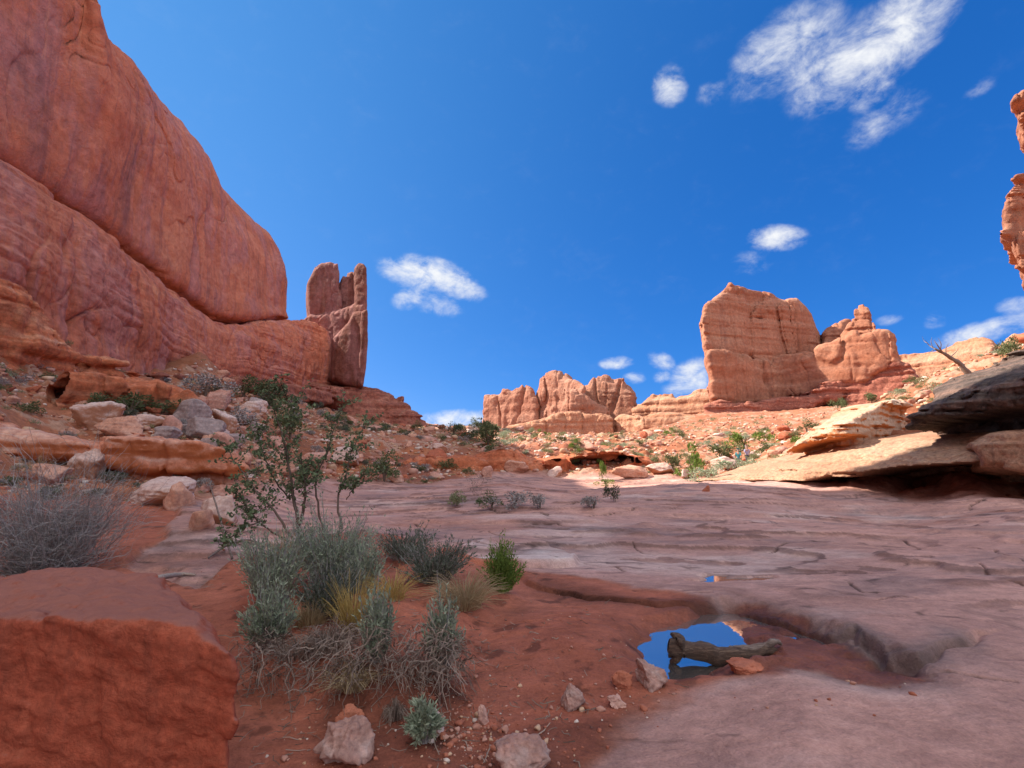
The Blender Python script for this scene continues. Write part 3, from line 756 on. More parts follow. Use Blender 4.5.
def build_cliff():
    root = empty('sandstone_cliff', (-38, 60, 10))
    tag(root, 'smooth red sandstone wall in shade filling the left side, cut by a slanting crack', 'cliff')
    inv = Matrix.Translation((38, -60, -10))
    W = lambda *p: np.array(p, float)
    K = [W(-40, -90, 18), W(-37, -40, 20), W(-35.5, 0, 22), W(-36, 18, 23)] + [at_x(*p) for p in [(0,155,-37.5),(45,190,-38.2),(85,218,-39),(130,250,-40),(170,281,-41),(200,306,-42),(222,319,-42.5),(255,321,-43),(280,321,-43.2)]] + \
        [W(-44.2, 97, 26.5), W(-49, 101, 26), W(-60, 97, 26), W(-70, 60, 24), W(-74, 0, 22), W(-76, -90, 20)]
    T = [W(-45, -90, 58), W(-43, -40, 64), W(-43, 0, 75), W(-43, 22, 75)] + [W(-43, 40.0, 80), W(-41.6, 40.7, 60)] + [at_x(*p) for p in [(85,0,-38.7),(130,70,-42.4),(165,112,-46),(200,150,-48),(215,186,-48.3),(246,213,-48.3),(274,238,-46.8)]] + \
        [W(-47.3, 95.5, 40), W(-51, 98, 40), W(-60, 94, 42), W(-67, 60, 46), W(-70, 0, 48), W(-72, -90, 46)]  # unseen top left of the view is raised to cast shade on the right ledges
    K = np.array(K); T = np.array(T); n = len(K); nf = 13
    inn = np.zeros((n, 3)); inn[:nf] = (-1, 0.12, 0); inn[nf] = (-.6, -.8, 0); inn[nf + 1] = (-.2, -1, 0); inn[nf + 2] = (.5, -.8, 0); inn[nf + 3:] = (1, 0, 0)
    up = np.array((0, 0, 1.0)); rows = [K + inn * 3.0 - up * 6, K + inn * 2.6 - up * 0.4, K + inn * 1.5 + up * 0.35, K + inn * 0.1 + up * 1.1]
    for f, bulge in ((.2, .5), (.42, 1.2), (.64, 1.7), (.82, 1.5), (.93, 0.9)):
        rows.append(K * (1 - f) + T * f - inn * bulge)
    rows += [T, T + inn * 2.5 + up * 0.9, T + inn * 7 + up * 1.0, T + inn * 11 - up * 1.0]
    sp = [.3, .4, .5] + [1.2, 1.2, 1.2, 1.3, 1.2, 1.1, .9, 1.0, 1.0, .6] + [.6, .5, .4, .3, .3]
    o = loft('upper_wall', rows, 1200, 480, M_CLIFF, dict(lump=0.9, ls=18, strata=0.06, ss=2.5, joint=0.5, js=11, fine=0.10, fs=1.6, seed=1, flake=0.4, fl=8), root, col_weights(n, sp, 1200))
    o.matrix_parent_inverse = inv
    B = [W(-36, -90, 6), W(-33, -40, 8), W(-30.5, 0, 10), W(-30.5, 18, 11)] + [at_x(*p) for p in [(0,288,-31),(45,322,-32.5),(85,345,-34),(125,362,-36),(165,370,-38),(200,378,-39.5),(222,381,-40),(255,384,-40.2),(290,386,-39.8),(315,388,-38.8),(328,389,-37.6)]] + \
        [W(-39, 106, 14), W(-46, 112, 14), W(-62, 106, 14), W(-78, 60, 12), W(-80, -90, 10)]
    L = [W(-39.5, -90, 18), W(-36.3, -40, 20), W(-34.6, 0, 22), W(-35.2, 18, 23)] + [at_x(*p) for p in [(0,159,-36.9),(45,194,-37.6),(85,222,-38.4),(130,254,-39.4),(170,285,-40.4),(200,310,-41.4),(222,322,-41.9),(255,325,-42.1),(290,321,-42),(312,322,-40.5),(327,331,-38.6)]] + \
        [W(-40.5, 104, 24.5), W(-47, 108, 25), W(-60, 103, 25), W(-72, 60, 22), W(-76, -90, 18)]
    B = np.array(B); L = np.array(L); n = len(B); nf = 15
    inn = np.zeros((n, 3)); inn[:nf] = (-1, 0.12, 0); inn[nf] = (-.4, -.9, 0); inn[nf + 1] = (-.1, -1, 0); inn[nf + 2] = (.5, -.8, 0); inn[nf + 3:] = (1, 0, 0)
    bl = np.array([1.6] * 8 + [1.0, .9, 1.0, 1.3, 1.5, 1.4, 1.2] + [1] * 5)[:, None]
    rows = [B - inn * 1.5 - up * 7, B - inn * .3]
    for f, bu in ((.25, .7), (.5, 1.0), (.75, 1.05), (.9, .7)):
        rows.append(B * (1 - f) + L * f - inn * bu * bl)
    rows += [L, L + inn * 1.5 + up * .1, L + inn * 4 - up * .6, L + inn * 14 - up * 2]
    sp = [.3, .4, .5] + [1.2, 1.2, 1.2, 1.2, 1.2, 1.2, .9, 1.0, 1.0, .9, .6] + [.4, .4, .4, .3, .3]
    o = loft('lower_bench', rows, 1200, 340, M_BENCH, dict(lump=0.7, ls=9, strata=0.4, ss=1.3, joint=0.5, js=7, fine=0.14, fs=1.2, seed=2, flake=0.8, fl=10), root, col_weights(n, sp[:n - 1], 1200))
    o.matrix_parent_inverse = inv
build_cliff()

def zoom(ox, oy, k, pts): return [(ox + x / k, oy + y / k) for x, y in pts]

def build_tower():
    z = lambda p: zoom(200, 230, 3.658, p)
    pa, pb = (300, 103), (372, 97)
    B = lambda p, th, r, **k: Block(z(p), pa, pb, th, r, **k)
    bl = [B([(398,345),(398,320),(395,250),(397,190),(410,160),(425,125),(445,110),(480,106),(505,112),(512,150),(510,200),(522,240),(528,320),(520,345)], 11, 1.0, off=1.0),
          B([(505,190),(515,160),(522,145),(533,150),(538,150),(540,138),(553,131),(565,136),(567,150),(568,330),(520,330)], 8, 1.0, off=2.2),
          B([(564,300),(563,160),(566,130),(580,115),(600,116),(609,130),(610,200),(610,330),(570,330)], 9, 1.2, off=0.6),
          B([(380,330),(400,310),(530,275),(560,262),(606,262),(611,330),(606,430),(600,500),(590,566),(540,566),(486,552),(470,545),(440,545),(400,540)], 13, 1.6, off=0.3),
          B([(486,400),(540,340),(566,300),(608,300),(606,430),(600,500),(590,568),(530,562),(488,545)], 5, 1.2, off=-1.0)]
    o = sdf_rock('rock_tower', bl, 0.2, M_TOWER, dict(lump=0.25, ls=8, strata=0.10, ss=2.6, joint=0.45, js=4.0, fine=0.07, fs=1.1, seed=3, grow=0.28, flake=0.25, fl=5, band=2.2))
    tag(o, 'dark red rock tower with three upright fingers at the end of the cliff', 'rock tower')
build_tower()

o = sdf_rock('rock_mound', [Block([(190,386),(250,383),(300,381),(330,381),(361,383),(375,386),(389,391),(397,400),(403,397),(406,405),(419,418),(432,425),(446,431),(446,456),(190,456)], (200, 88), (440, 101), 26, 3.0, batter=0.55, off=-5.5)],
             0.28, M_REDBED, dict(lump=1.0, ls=8, strata=0.85, ss=0.9, joint=0.5, js=4, fine=0.3, fs=1.0, seed=4, band=3))
tag(o, 'dark red ledgy mound of thin beds beneath the fingered rock tower', 'rock mound')

def build_butte():
    z = lambda p: zoom(660, 250, 3.938, p)
    A = lambda p, a, b, th, r, **k: Block(z(p), a, b, th, r, **k)
    a1, b1 = (690, 196), (830, 212)
    a2, b2 = (760, 214), (905, 178)
    bl = [A([(152,270),(165,220),(180,180),(215,150),(240,130),(262,103),(280,97),(292,113),(330,113),(370,122),(410,128),(440,150),(470,175),(495,188),(545,185),(575,205),(600,235),(615,270),(632,310),(645,420),(400,430),(190,430),(165,330)], a1, b1, 24, 5, off=2, batter=0.06),
          A([(188,420),(200,402),(232,400),(270,412),(290,430),(300,612),(205,612),(196,520)], a1, b1, 12, 2.5, off=-3),
          A([(292,440),(330,425),(380,430),(420,440),(440,470),(480,500),(515,560),(522,590),(430,612),(296,612)], a1, b1, 12, 3.5, off=-1.5),
          A([(400,480),(440,440),(480,425),(560,410),(620,395),(680,380),(720,345),(760,335),(775,380),(782,500),(700,530),(620,560),(520,600),(470,560)], a2, b2, 18, 4, off=-3),
          A([(752,385),(790,360),(830,345),(870,326),(900,325),(915,345),(930,400),(940,447),(860,475),(780,510),(765,450)], a2, b2, 16, 3, off=-2.5),
          A([(770,225),(780,212),(800,206),(820,212),(832,262),(850,325),(850,360),(785,360),(778,270)], a2, b2, 7, 1.2, off=3),
          A([(640,312),(660,295),(700,280),(730,268),(748,270),(740,300),(735,370),(690,390),(640,420)], a1, b1, 12, 3.5, off=1),
          A([(420,470),(560,425),(700,400),(860,400),(935,450),(900,520),(800,560),(520,640),(420,640)], a1, (900, 205), 20, 3, off=5),
          A([(715,320),(735,285),(765,268),(790,280),(803,330),(803,380),(720,390)], a2, b2, 12, 3, off=2)]
    o = sdf_rock('rock_butte', bl, 0.42, M_BUTTE, dict(lump=1.4, ls=13, strata=0.85, ss=2.4, joint=1.4, js=9, fine=0.12, fs=2.0, seed=5, grow=0.7, flake=0.8, fl=13, band=4))
    tag(o, 'big domed red butte with a shaded face, lit blocks and a small pinnacle', 'butte')
    bl = [A([(172,612),(200,600),(300,602),(430,590),(520,575),(620,545),(660,520),(720,516),(760,560),(690,590),(640,600),(500,720),(430,760),(180,760)], a1, (830, 190), 30, 1.5, off=-6, batter=0.25),
          A([(730,515),(800,475),(860,455),(930,448),(1000,465),(1024,480),(1026,600),(900,640),(800,680),(740,660)], a2, b2, 26, 2, off=-6, batter=0.2)]
    o = sdf_rock('rock_ledge', bl, 0.42, M_REDBED, dict(lump=1.2, ls=9, strata=1.2, ss=1.3, joint=0.7, js=5, fine=0.4, fs=1.6, seed=6, band=4))
    tag(o, 'thin bedded dark red ledge running along the foot of the domed butte', 'rock ledge')
build_butte()

def build_far():
    z = lambda p: zoom(460, 340, 3.938, p)
    def one(pts, a, b, th, r, seed, label, name='far_butte', mat=M_FAR, h=0.85, more=(), cat='butte', nz=None):
        bl = [Block(z(pts), a, b, th, r, off=0, batter=0.05)] + [Block(z(p), aa, bb, t2, r2, off=of, batter=0.05) for p, aa, bb, t2, r2, of in more]
        o = sdf_rock(name, bl, h, mat, nz or dict(lump=3.2, ls=24, strata=1.1, ss=5, joint=3.2, js=18, fine=0.5, fs=4, seed=seed, grow=2.2, flake=1.6, fl=24, band=8))
        tag(o, label, cat, 'red buttes on the far skyline' if name == 'far_butte' else None); return o
    one([(98,385),(97,218),(140,215),(160,207),(168,196),(185,195),(200,203),(215,200),(225,192),(235,190),(245,180),(262,178),(280,186),(288,192),(300,230),(300,385)], (485, 520), (536, 480), 60, 9, 11,
        'leftmost of the far red buttes, its left edge a sheer drop to the sky')
    one([(255,385),(285,290),(302,235),(314,200),(318,150),(330,140),(345,133),(375,128),(400,131),(420,138),(440,150),(455,160),(470,168),(480,170),(492,188),(488,205),(480,260),(500,385)], (527, 500), (584, 440), 60, 9, 12,
        'tallest far red butte with a broad flat crown and flaring foot', more=[([(440,200),(480,215),(520,240),(560,262),(580,275),(590,385),(440,385)], (570, 440), (608, 440), 40, 6, 0)])
    one([(470,225),(497,192),(510,178),(522,160),(540,152),(560,155),(566,160),(568,147),(580,148),(582,162),(610,166),(620,163),(635,162),(641,180),(660,190),(668,205),(678,220),(690,260),(704,292),(706,385),(520,385),(500,260)], (585, 485), (640, 455), 50, 9, 13,
        'far red butte with knobs along its top, right of the tallest one')
    one([(120,385),(150,358),(200,342),(270,325),(330,302),(360,295),(400,285),(430,280),(450,278),(475,284),(520,288),(600,290),(606,305),(610,385)], (488, 410), (614, 385), 40, 5, 14,
        'long lit rounded rock bench along the foot of the far buttes', 'rock_bench', M_DOME, 0.7, [([(604,385),(606,300),(625,290),(660,290),(700,298),(720,311),(750,305),(790,306),(815,320),(845,335),(862,350),(900,352),(900,385)], (612, 395), (690, 330), 34, 6, 0)], 'rock bench',
        dict(lump=2.2, ls=15, strata=0.8, ss=2.5, joint=1.3, js=12, fine=0.4, fs=3, flake=1.0, fl=16, seed=14, band=6))
    one([(680,270),(700,255),(715,250),(720,243),(735,222),(760,210),(800,212),(838,210),(850,222),(870,212),(900,206),(930,194),(1000,189),(1040,195),(1060,390),(680,390)], (630, 430), (735, 360), 60, 5, 15,
        'low layered slickrock ridge between the far buttes and the big butte', 'slickrock_ridge', M_DOME, 0.75, [([(680,330),(720,300),(780,285),(850,290),(930,300),(1060,310),(1060,390),(680,390)], (630, 330), (735, 300), 60, 8, 0)], 'rock ridge',
        dict(lump=2.0, ls=18, strata=1.6, ss=3.2, joint=0.6, js=14, fine=0.4, fs=3, flake=1.0, fl=16, seed=15, band=6))
    z2 = lambda p: zoom(824, 300, 3.84, p)
    o = sdf_rock('slickrock_dome', [Block(z2([(230,215),(285,210),(380,205),(400,196),(440,185),(470,168),(500,152),(530,143),(560,140),(620,145),(640,155),(655,175),(665,200),(660,330),(230,330)]), (875, 300), (1000, 235), 60, 8),
                                    Block(z2([(640,330),(650,185),(690,155),(710,140),(730,132),(768,130),(860,128),(960,150),(960,330)]), (985, 255), (1090, 230), 40, 8)],
                 0.6, M_DOME, dict(lump=1.8, ls=15, strata=1.3, ss=2.6, joint=0.8, js=12, fine=0.4, fs=3, flake=1.0, fl=16, seed=16, band=6))
    tag(o, 'rounded orange slickrock domes in full sun behind the dead tree at right', 'rock dome')
    # weathered stack at the right edge
    o = sdf_rock('rock_stack', [Block([(1003,235),(1003,210),(1009,195),(1017,185),(1026,178),(1050,172),(1100,170),(1130,230),(1120,285),(1060,288),(1026,288),(1021,262),(1015,240)], (1000, 62), (1110, 60), 12, 0.8, off=-.5),
                                Block([(1034,285),(1036,260),(1060,255),(1110,260),(1115,345),(1040,352),(1034,315)], (1000, 62), (1110, 60), 12, 1, off=.8),
                                Block([(1013,112),(1015,100),(1022,93),(1040,86),(1080,84),(1110,110),(1105,150),(1060,165),(1032,140),(1020,124)], (1000, 62), (1110, 60), 9, 1.5, off=.2),
                                Block([(1036,200),(1036,120),(1095,120),(1100,200)], (1000, 62), (1110, 60), 8, 1, off=1)],
                 0.11, M_BUTTE, dict(lump=0.5, ls=4, strata=0.55, ss=0.9, joint=0.25, js=3, fine=0.12, fs=.7, seed=17, flake=.3, fl=3, band=2))
    tag(o, 'sunlit weathered rock stack poking in at the right edge under a round knob', 'rock stack')
build_far()

def bank(name, cols, levels, pa_, pb_, h, mat, noise, back):
    """a bedrock bank along a line: its front stands at distance n behind the line at each traced level"""
    pa = np.array(at(pa_[0], 384, pa_[1])[:2]); pb = np.array(at(pb_[0], 384, pb_[1])[:2]); u = pb - pa; u /= np.linalg.norm(u)
    nv = np.array([-u[1], u[0]]); nv = nv if nv @ pa > 0 else -nv
    L = []
    for n, ys in levels:
        sz = []
        for px, py in zip(cols, ys):
            d = pix_dir(px, py); t = (nv @ pa + n) / (nv @ d[:2]); w = d * t; sz.append(((w[:2] - pa) @ u, CAMZ + w[2]))
        L.append((n, np.array(sz)))
    smin_ = max(q[1][0, 0] for q in L[1:5]); smax_ = min(q[1][-1, 0] for q in L)
    zs = np.concatenate([q[1][:, 1] for q in L])
    cor = np.array([pa + u * a + nv * b for a in (smin_ - .5, smax_ + .5) for b in (-.8, back)])
    lo = np.array([*cor.min(0), zs.min() - .4]); hi = np.array([*cor.max(0), zs.max() + .5])
    N3 = np.ceil((hi - lo) / h).astype(int) + 1
    ax = [np.float32(lo[i]) + np.arange(N3[i], dtype=np.float32) * np.float32(h) for i in range(3)]
    X, Y = ax[0][:, None], ax[1][None, :]
    S = (X - pa[0]) * u[0] + (Y - pa[1]) * u[1]; Nn = (X - pa[0]) * nv[0] + (Y - pa[1]) * nv[1]
    Z = ax[2][None, None, :]; D = np.full(tuple(N3), 9.0, np.float32)
    zk = [np.interp(S, q[1][:, 0], q[1][:, 1]).astype(np.float32)[..., None] for q in L]
    wz = Z + 0.0
    D[:] = L[0][0]
    for k in range(len(L) - 1):
        t = np.clip((wz - zk[k]) / np.maximum(zk[k + 1] - zk[k], 0.02), 0, 1)
        m = wz >= zk[k]
        D = np.where(m, L[k][0] + (L[k + 1][0] - L[k][0]) * t, D)
    D = (D - Nn[..., None]) * 0.6
    D = np.maximum(D, (Z - zk[-1]) * 0.8)
    D = smax(D, np.broadcast_to(np.maximum(smin_ - S, S - smax_)[..., None], D.shape), 0.3)
    D = np.maximum(D, (Nn - back + .3)[..., None]); D = np.maximum(D, lo[2] + 2 * h - Z).astype(np.float32)
    w = np.abs(D) < noise.get('band', 1.0); I, J, K = np.nonzero(w)
    D[w] += rock_noise(ax[0][I], ax[1][J], ax[2][K], **{q: v for q, v in noise.items() if q != 'band'})
    D[0] = D[-1] = 1; D[:, 0] = D[:, -1] = 1; D[:, :, 0] = D[:, :, -1] = 1
    P, Q = surface_nets(D, lo, h)
    return obj(name, mesh_from(name, P, Q, mats=[mat]))
def build_near_ledges():
    z = lambda p: zoom(760, 360, 3.879, p)
    pa, pb = (690, 30), (1024, 17.2)
    A = lambda p, th, r, **k: Block(z(p), pa, pb, th, r, **k)
    nz = dict(lump=0.30, ls=2.6, strata=0.20, ss=0.30, joint=0.16, js=1.3, fine=0.05, fs=0.35, flake=0.14, fl=1.6, band=0.9)
    cols = [690, 720, 755, 788, 806, 824, 845, 868, 899, 912, 940, 975, 1024, 1160]
    slab = [(5.0, [488, 490, 492, 494, 495, 496, 497, 498, 499, 500, 501, 502, 504, 510]), (4.6, [482, 482, 482, 483, 485, 479, 480, 474, 469, 468, 467, 465, 464, 460]), (0.0, [481, 481, 480.5, 481, 481, 476, 478, 471, 466.5, 466, 464, 462, 461, 456]),
            (0.15, [480, 479, 477, 475, 473, 471, 471, 467, 464, 463.5, 462, 460, 459, 454]), (1.6, [478, 476, 470, 465, 464, 460, 456, 452, 450, 449, 447, 446, 445, 438]), (3.9, [475, 471, 464, 459, 456, 450, 445, 440, 438, 437, 435, 433, 431, 420]), (9.0, [470, 466, 459, 454, 451, 445, 440, 435, 433, 432, 430, 428, 426, 412])]
    o = bank('rock_slab', cols, slab, pa, pb, 0.062, M_LEDGE, dict(nz, seed=22, lump=0.2, strata=0.15, ss=0.17, joint=0.08, flake=0.14, fl=1.2), 9)
    tag(o, 'long sloping pale slab at the wash edge, half in sun, with a black gap beneath', 'rock slab')
    c2 = [782, 793, 811, 824, 848, 868, 884, 899, 909]
    pale = [(4.2, [470, 468, 465, 463, 458, 455, 452, 450, 448]), (4.0, [456, 453, 447, 443, 440, 436, 433, 431, 430]), (2.7, [455, 450, 444, 440, 437, 433, 430.5, 428.5, 427]), (2.5, [453, 447, 438, 433, 429, 425, 421, 418, 416]), (2.9, [451, 444.5, 433, 427, 421, 415.5, 411.5, 408, 406]), (5.0, [449, 441, 428, 421, 415, 409, 405, 401, 399]), (9.0, [445, 436, 421, 414, 408, 402, 397, 393, 391])]
    o = bank('pale_ledge', c2, pale, pa, pb, 0.07, M_PALE, dict(nz, seed=24, strata=0.34, ss=0.24, joint=0.3, flake=.3), 10)
    tag(o, 'broken pale ledge with a bright orange hollow, sunlit above the long slab', 'rock ledge')
    c3 = [897, 904, 914, 930, 953, 966, 992, 1024, 1160]
    dark = [(4.6, [455, 455, 455, 455, 455, 455, 455, 455, 455]), (4.4, [436, 436, 434, 428, 423, 421, 417, 412, 390]), (1.2, [433, 432, 425, 421, 418, 416, 411, 406, 380]), (0.8, [428, 425, 417, 411, 405.5, 402, 396, 389, 360]), (1.1, [421, 417, 410, 404, 397, 393, 386, 378, 346]), (3.5, [412, 407, 401, 394, 388, 384, 377, 369, 335]), (9.0, [400, 395, 389, 383, 376, 372, 365, 357, 322])]
    o = bank('overhanging_ledge', c3, dark, pa, pb, 0.075, M_SHADELEDGE, dict(nz, seed=21, strata=0.26, ss=.2, flake=.3, joint=.3), 10)
    tag(o, 'shade-darkened rock ledge jutting out over a black hollow at right', 'rock ledge')
    o = sdf_rock('rock_block', [A([(792,345),(805,322),(830,300),(880,275),(950,265),(1024,268),(1200,262),(1200,440),(1024,436),(900,432),(845,424),(828,375),(812,352)], 4, 0.3, off=-0.7, batter=0.12)], 0.06, M_LEDGE, dict(nz, seed=23, strata=0.12))
    tag(o, 'square shaded block resting on the long slab at the right edge', 'rock block')
M_PALE = rock_mat('pale_ledge_rock', under=(.52, .17, .045), c1=(0.40, 0.165, 0.075), c2=(0.45, 0.27, 0.18), c3=(0.50, 0.40, 0.32), band=0.5, streak=0.0, pale=(0.55, 0.46, 0.38), palef=0.6, fine=0.35, bumpd=0.05, mott=0.4)
build_near_ledges()

# ------------------------------------------------------------------ outcrops, boulders and loose rock
def cube_sphere(n):
    V = {}; P = []; Q = []
    def vid(p):
        k = tuple(np.round(p, 5))
        if k not in V: V[k] = len(P); P.append(p)
        return V[k]
    g = np.tan(np.linspace(-1, 1, n + 1) * math.pi / 4)
    for ax in range(3):
        for sg in (-1, 1):
            o1, o2 = (ax + 1) % 3, (ax + 2) % 3
            def pt(i, j):
                p = np.zeros(3); p[ax] = sg; p[o1] = g[i]; p[o2] = g[j]; return vid(p)
            for i in range(n):
                for j in range(n):
                    q = [pt(i, j), pt(i + 1, j), pt(i + 1, j + 1), pt(i, j + 1)]
                    Q.append(q if sg > 0 else q[::-1])
    P = np.array(P); return P / np.linalg.norm(P, axis=1, keepdims=True), np.array(Q)
_CS = {}
def rock_shape(seed, dims, n=16, cuts=11, rough=0.05, strata=0.03, box=0.6):
    """a broken block: the space inside a set of random planes, its faces pitted and its beds picked out; z up, base at 0"""
    if n not in _CS: _CS[n] = cube_sphere(n)
    D, Q = _CS[n]
    r = np.random.default_rng(seed)
    N = [np.array(v, float) for v in ((0, 0, -1), (0, 0, 1))]; N[1] += r.normal(size=3) * .18; N[1] /= np.linalg.norm(N[1]); dd = [0.9, r.uniform(.75, .95)]
    cuts += 5
    for _ in range(cuts):
        v = r.normal(size=3); v /= np.linalg.norm(v); N.append(v); dd.append(r.uniform(0.72, 1.12))
    N = np.array(N); dd = np.array(dd)
    c = D @ N.T; rad = np.where(c > 0.05, dd / np.maximum(c, 0.05), 9)
    k = 34.0; R = -np.log(np.exp(-k * rad).sum(1)) / k
    P = D * R[:, None]
    o = seed * 3.7
    x, y, z = P.T
    d = rough * (1.6 * fbm(x * 1.6 + o, y * 1.6, z * 1.6, 3) + 0.8 * fbm(x * 6 + o, y * 6, z * 6, 3)) + strata * np.tanh(3 * vnoise((z + 0.2 * fbm(x + o, y, z, 2)) * 7 + o, .5, .5))
    P = P * (1 + d)[:, None] * (np.asarray(dims) / 2)
    P[:, 2] -= P[:, 2].min()
    P *= np.asarray(dims) / np.maximum(P.max(0) - P.min(0), 1e-6); P[:, 2] -= P[:, 2].min()
    return P, Q
M_WHITE = rock_mat('pale_boulder', (.48, .24, .16), (.60, .42, .35), (.70, .56, .50), band=0.22, streak=0.25, varnish=(.20, .16, .15), pale=(.76, .65, .60), palef=0.5, fine=0.25, bumpd=0.04, mott=0.5, local=True, under=(.45, .2, .1))
M_TAN = rock_mat('tan_boulder', (.46, .18, .095), (.55, .29, .2), (.64, .45, .37), band=0.2, streak=0.2, varnish=(.22, .15, .12), pale=(.69, .54, .46), palef=0.5, fine=0.25, bumpd=0.04, mott=0.5, local=True)
M_PINK = rock_mat('pink_boulder', (.42, .17, .11), (.52, .27, .2), (.60, .40, .32), band=0.25, streak=0.1, varnish=(.2, .12, .1), pale=(.66, .5, .42), palef=0.4, fine=0.3, bumpd=0.04, mott=0.5, local=True)
M_GREY = rock_mat('grey_boulder', (.24, .165, .145), (.34, .25, .225), (.48, .37, .33), band=0.25, streak=0.2, varnish=(.1, .085, .08), pale=(.52, .44, .4), palef=0.4, fine=0.25, bumpd=0.04, mott=0.5, local=True)
M_REDROCK = rock_mat('red_rock', (.32, .085, .045), (.42, .125, .065), (.5, .2, .12), band=0.25, streak=0.1, varnish=(.16, .06, .05), pale=(.56, .3, .2), palef=0.3, fine=0.3, bumpd=0.04, mott=0.5, local=True)
M_BIGRED = rock_mat('red_boulder', (.33, .072, .036), (.40, .092, .046), (.46, .125, .066), band=0.16, streak=0.45, varnish=(.15, .05, .035), pale=(.52, .16, .085), palef=0.6, fine=0.13, bumpd=0.05, mott=0.45, dust=(.32, .13, .095))

def boulder(px, py, w, h, mat, seed, label, name='boulder', depth=0.8, cuts=11, n=18, rot=None, tilt=0, cat='boulder', group=None, sink=0.2, rough=0.05, strata=0.03, dep=None):
    p = hit(px, py); dist = p[1]; W, H = w * dist / F, h * dist / F
    P, Q = rock_shape(seed, (W, W * depth, H * (1 + sink) * 1.05), n, cuts, rough, strata)
    o = obj(name, mesh_from(name, P, Q, mats=[mat]))
    r = np.random.default_rng(seed + 99)
    o.rotation_euler = (0, math.radians(tilt), r.uniform(-.35, .35) if rot is None else rot)
    o.location = (p[0], p[1] + W * depth * 0.35, gz(p[0], p[1] + W * depth * 0.2) - H * sink)
    return tag(o, label, cat, group)

o = sdf_rock('red_boulder', [Block([(-120,590),(-60,618),(0,616),(60,618),(110,621),(160,625),(195,633),(212,647),(222,664),(229,695),(234,768),(239,900),(-200,1000),(-200,600)], (-100, 2.75), (240, 2.62), 0.8, 0.045, batter=0.0)], 0.012, M_BIGRED,
             dict(lump=0.06, ls=0.6, strata=0.02, ss=0.07, dip=0.25, joint=0.0, fine=0.016, fs=0.10, flake=0.02, fl=0.3, seed=31, band=0.3), pad=0.1)
tag(o, 'huge square-edged orange red boulder filling the bottom left corner', 'boulder')

M_LEFTLEDGE = rock_mat('pink_ledge', (.44, .12, .05), (.54, .22, .13), (.62, .42, .33), band=0.35, streak=0.0, pale=(.66, .50, .41), palef=0.5, fine=0.35, bumpd=0.05, mott=0.5, under=(.46, .13, .04))
nzl = dict(lump=0.22, ls=2.2, strata=0.2, ss=0.26, joint=0.2, js=1.3, fine=0.05, fs=0.35, flake=0.16, fl=1.5, band=0.8)
o = sdf_rock('pink_ledge', [Block([(98,452),(108,442),(135,436),(165,437),(200,440),(222,449),(240,455),(243,470),(236,476),(200,474),(150,474),(104,470)], (90, 14.6), (245, 15.6), 3.2, 0.2, off=0, batter=-.2),
                            Block([(120,466),(238,466),(236,500),(120,500)], (90, 14.6), (245, 15.6), 2.5, 0.25, off=0.55)], 0.06, M_LEFTLEDGE, dict(nzl, seed=32))
tag(o, 'smooth pink topped ledge with a deep orange undercut, below the pale boulders at left', 'rock ledge')
o = sdf_rock('pink_ledge', [Block([(-80,425),(0,426),(30,431),(60,436),(95,446),(112,452),(108,468),(80,466),(40,462),(-80,458)], (-80, 14.0), (110, 14.9), 3, 0.2)], 0.06, M_LEFTLEDGE, dict(nzl, seed=33))
tag(o, 'low rough pink ledge reaching in from the left edge above the dead grey bush', 'rock ledge')
M_ORANGE = rock_mat('orange_outcrop', (.34, .085, .035), (.45, .135, .06), (.55, .24, .13), band=0.35, streak=0.0, pale=(.60, .40, .30), palef=0.45, fine=0.5, bumpd=0.12, mott=0.6)
nzo = dict(lump=0.7, ls=3.2, strata=0.5, ss=0.5, joint=0.5, js=2.0, fine=0.12, fs=0.6, flake=0.3, fl=3, band=1.6)
o = sdf_rock('orange_outcrop', [Block([(-80,285),(0,278),(14,277),(24,290),(42,305),(58,326),(76,344),(98,350),(120,366),(150,377),(152,402),(110,408),(60,404),(-80,412)], (-80, 22), (152, 34), 6, 0.4, batter=0.35, off=-1)], 0.13, M_ORANGE, dict(nzo, seed=34))
tag(o, 'jagged orange layered outcrop climbing to the foot of the cliff at the left edge', 'rock outcrop')
o = sdf_rock('orange_outcrop', [Block([(60,392),(100,380),(140,382),(180,392),(205,400),(212,416),(190,420),(150,410),(100,408),(60,410)], (60, 21), (212, 24), 3, 0.2, off=0)], 0.09, M_ORANGE, dict(nzo, seed=35, lump=.35, strata=.25))
tag(o, 'low orange outcrop with a shadowed lip above the green bush at left', 'rock outcrop')
o = sdf_rock('orange_outcrop', [Block([(140,374),(200,378),(300,385),(345,388),(350,402),(300,404),(230,402),(140,394)], (140, 46), (350, 92), 6, 1.0, off=-1.5, batter=0.3)], 0.22, M_REDBED, dict(nzo, seed=36))
tag(o, 'thin band of dark red beds under the base of the smooth cliff', 'rock outcrop')
o = sdf_rock('orange_bank', [Block([(372,482),(392,468),(412,461),(440,457),(470,460),(500,455),(520,457),(545,460),(552,470),(556,484)], (372, 36.5), (556, 38), 4, 0.8, off=0, batter=0.1)], 0.10, M_ORANGE, dict(nzo, seed=37, lump=.5, strata=.3))
tag(o, 'ragged orange bank edging the far left end of the wash, mostly in shade', 'rock bank')
o = sdf_rock('orange_bank', [Block([(538,482),(545,462),(560,455),(580,457),(620,455),(640,458),(655,465),(660,480),(655,486)], (538, 38.6), (660, 38.6), 4, 0.5, off=0, batter=-.2)], 0.10, M_ORANGE, dict(nzo, seed=38, lump=.4, strata=.35))
tag(o, 'sunlit orange cut bank with a hollow face across the end of the wash', 'rock bank')

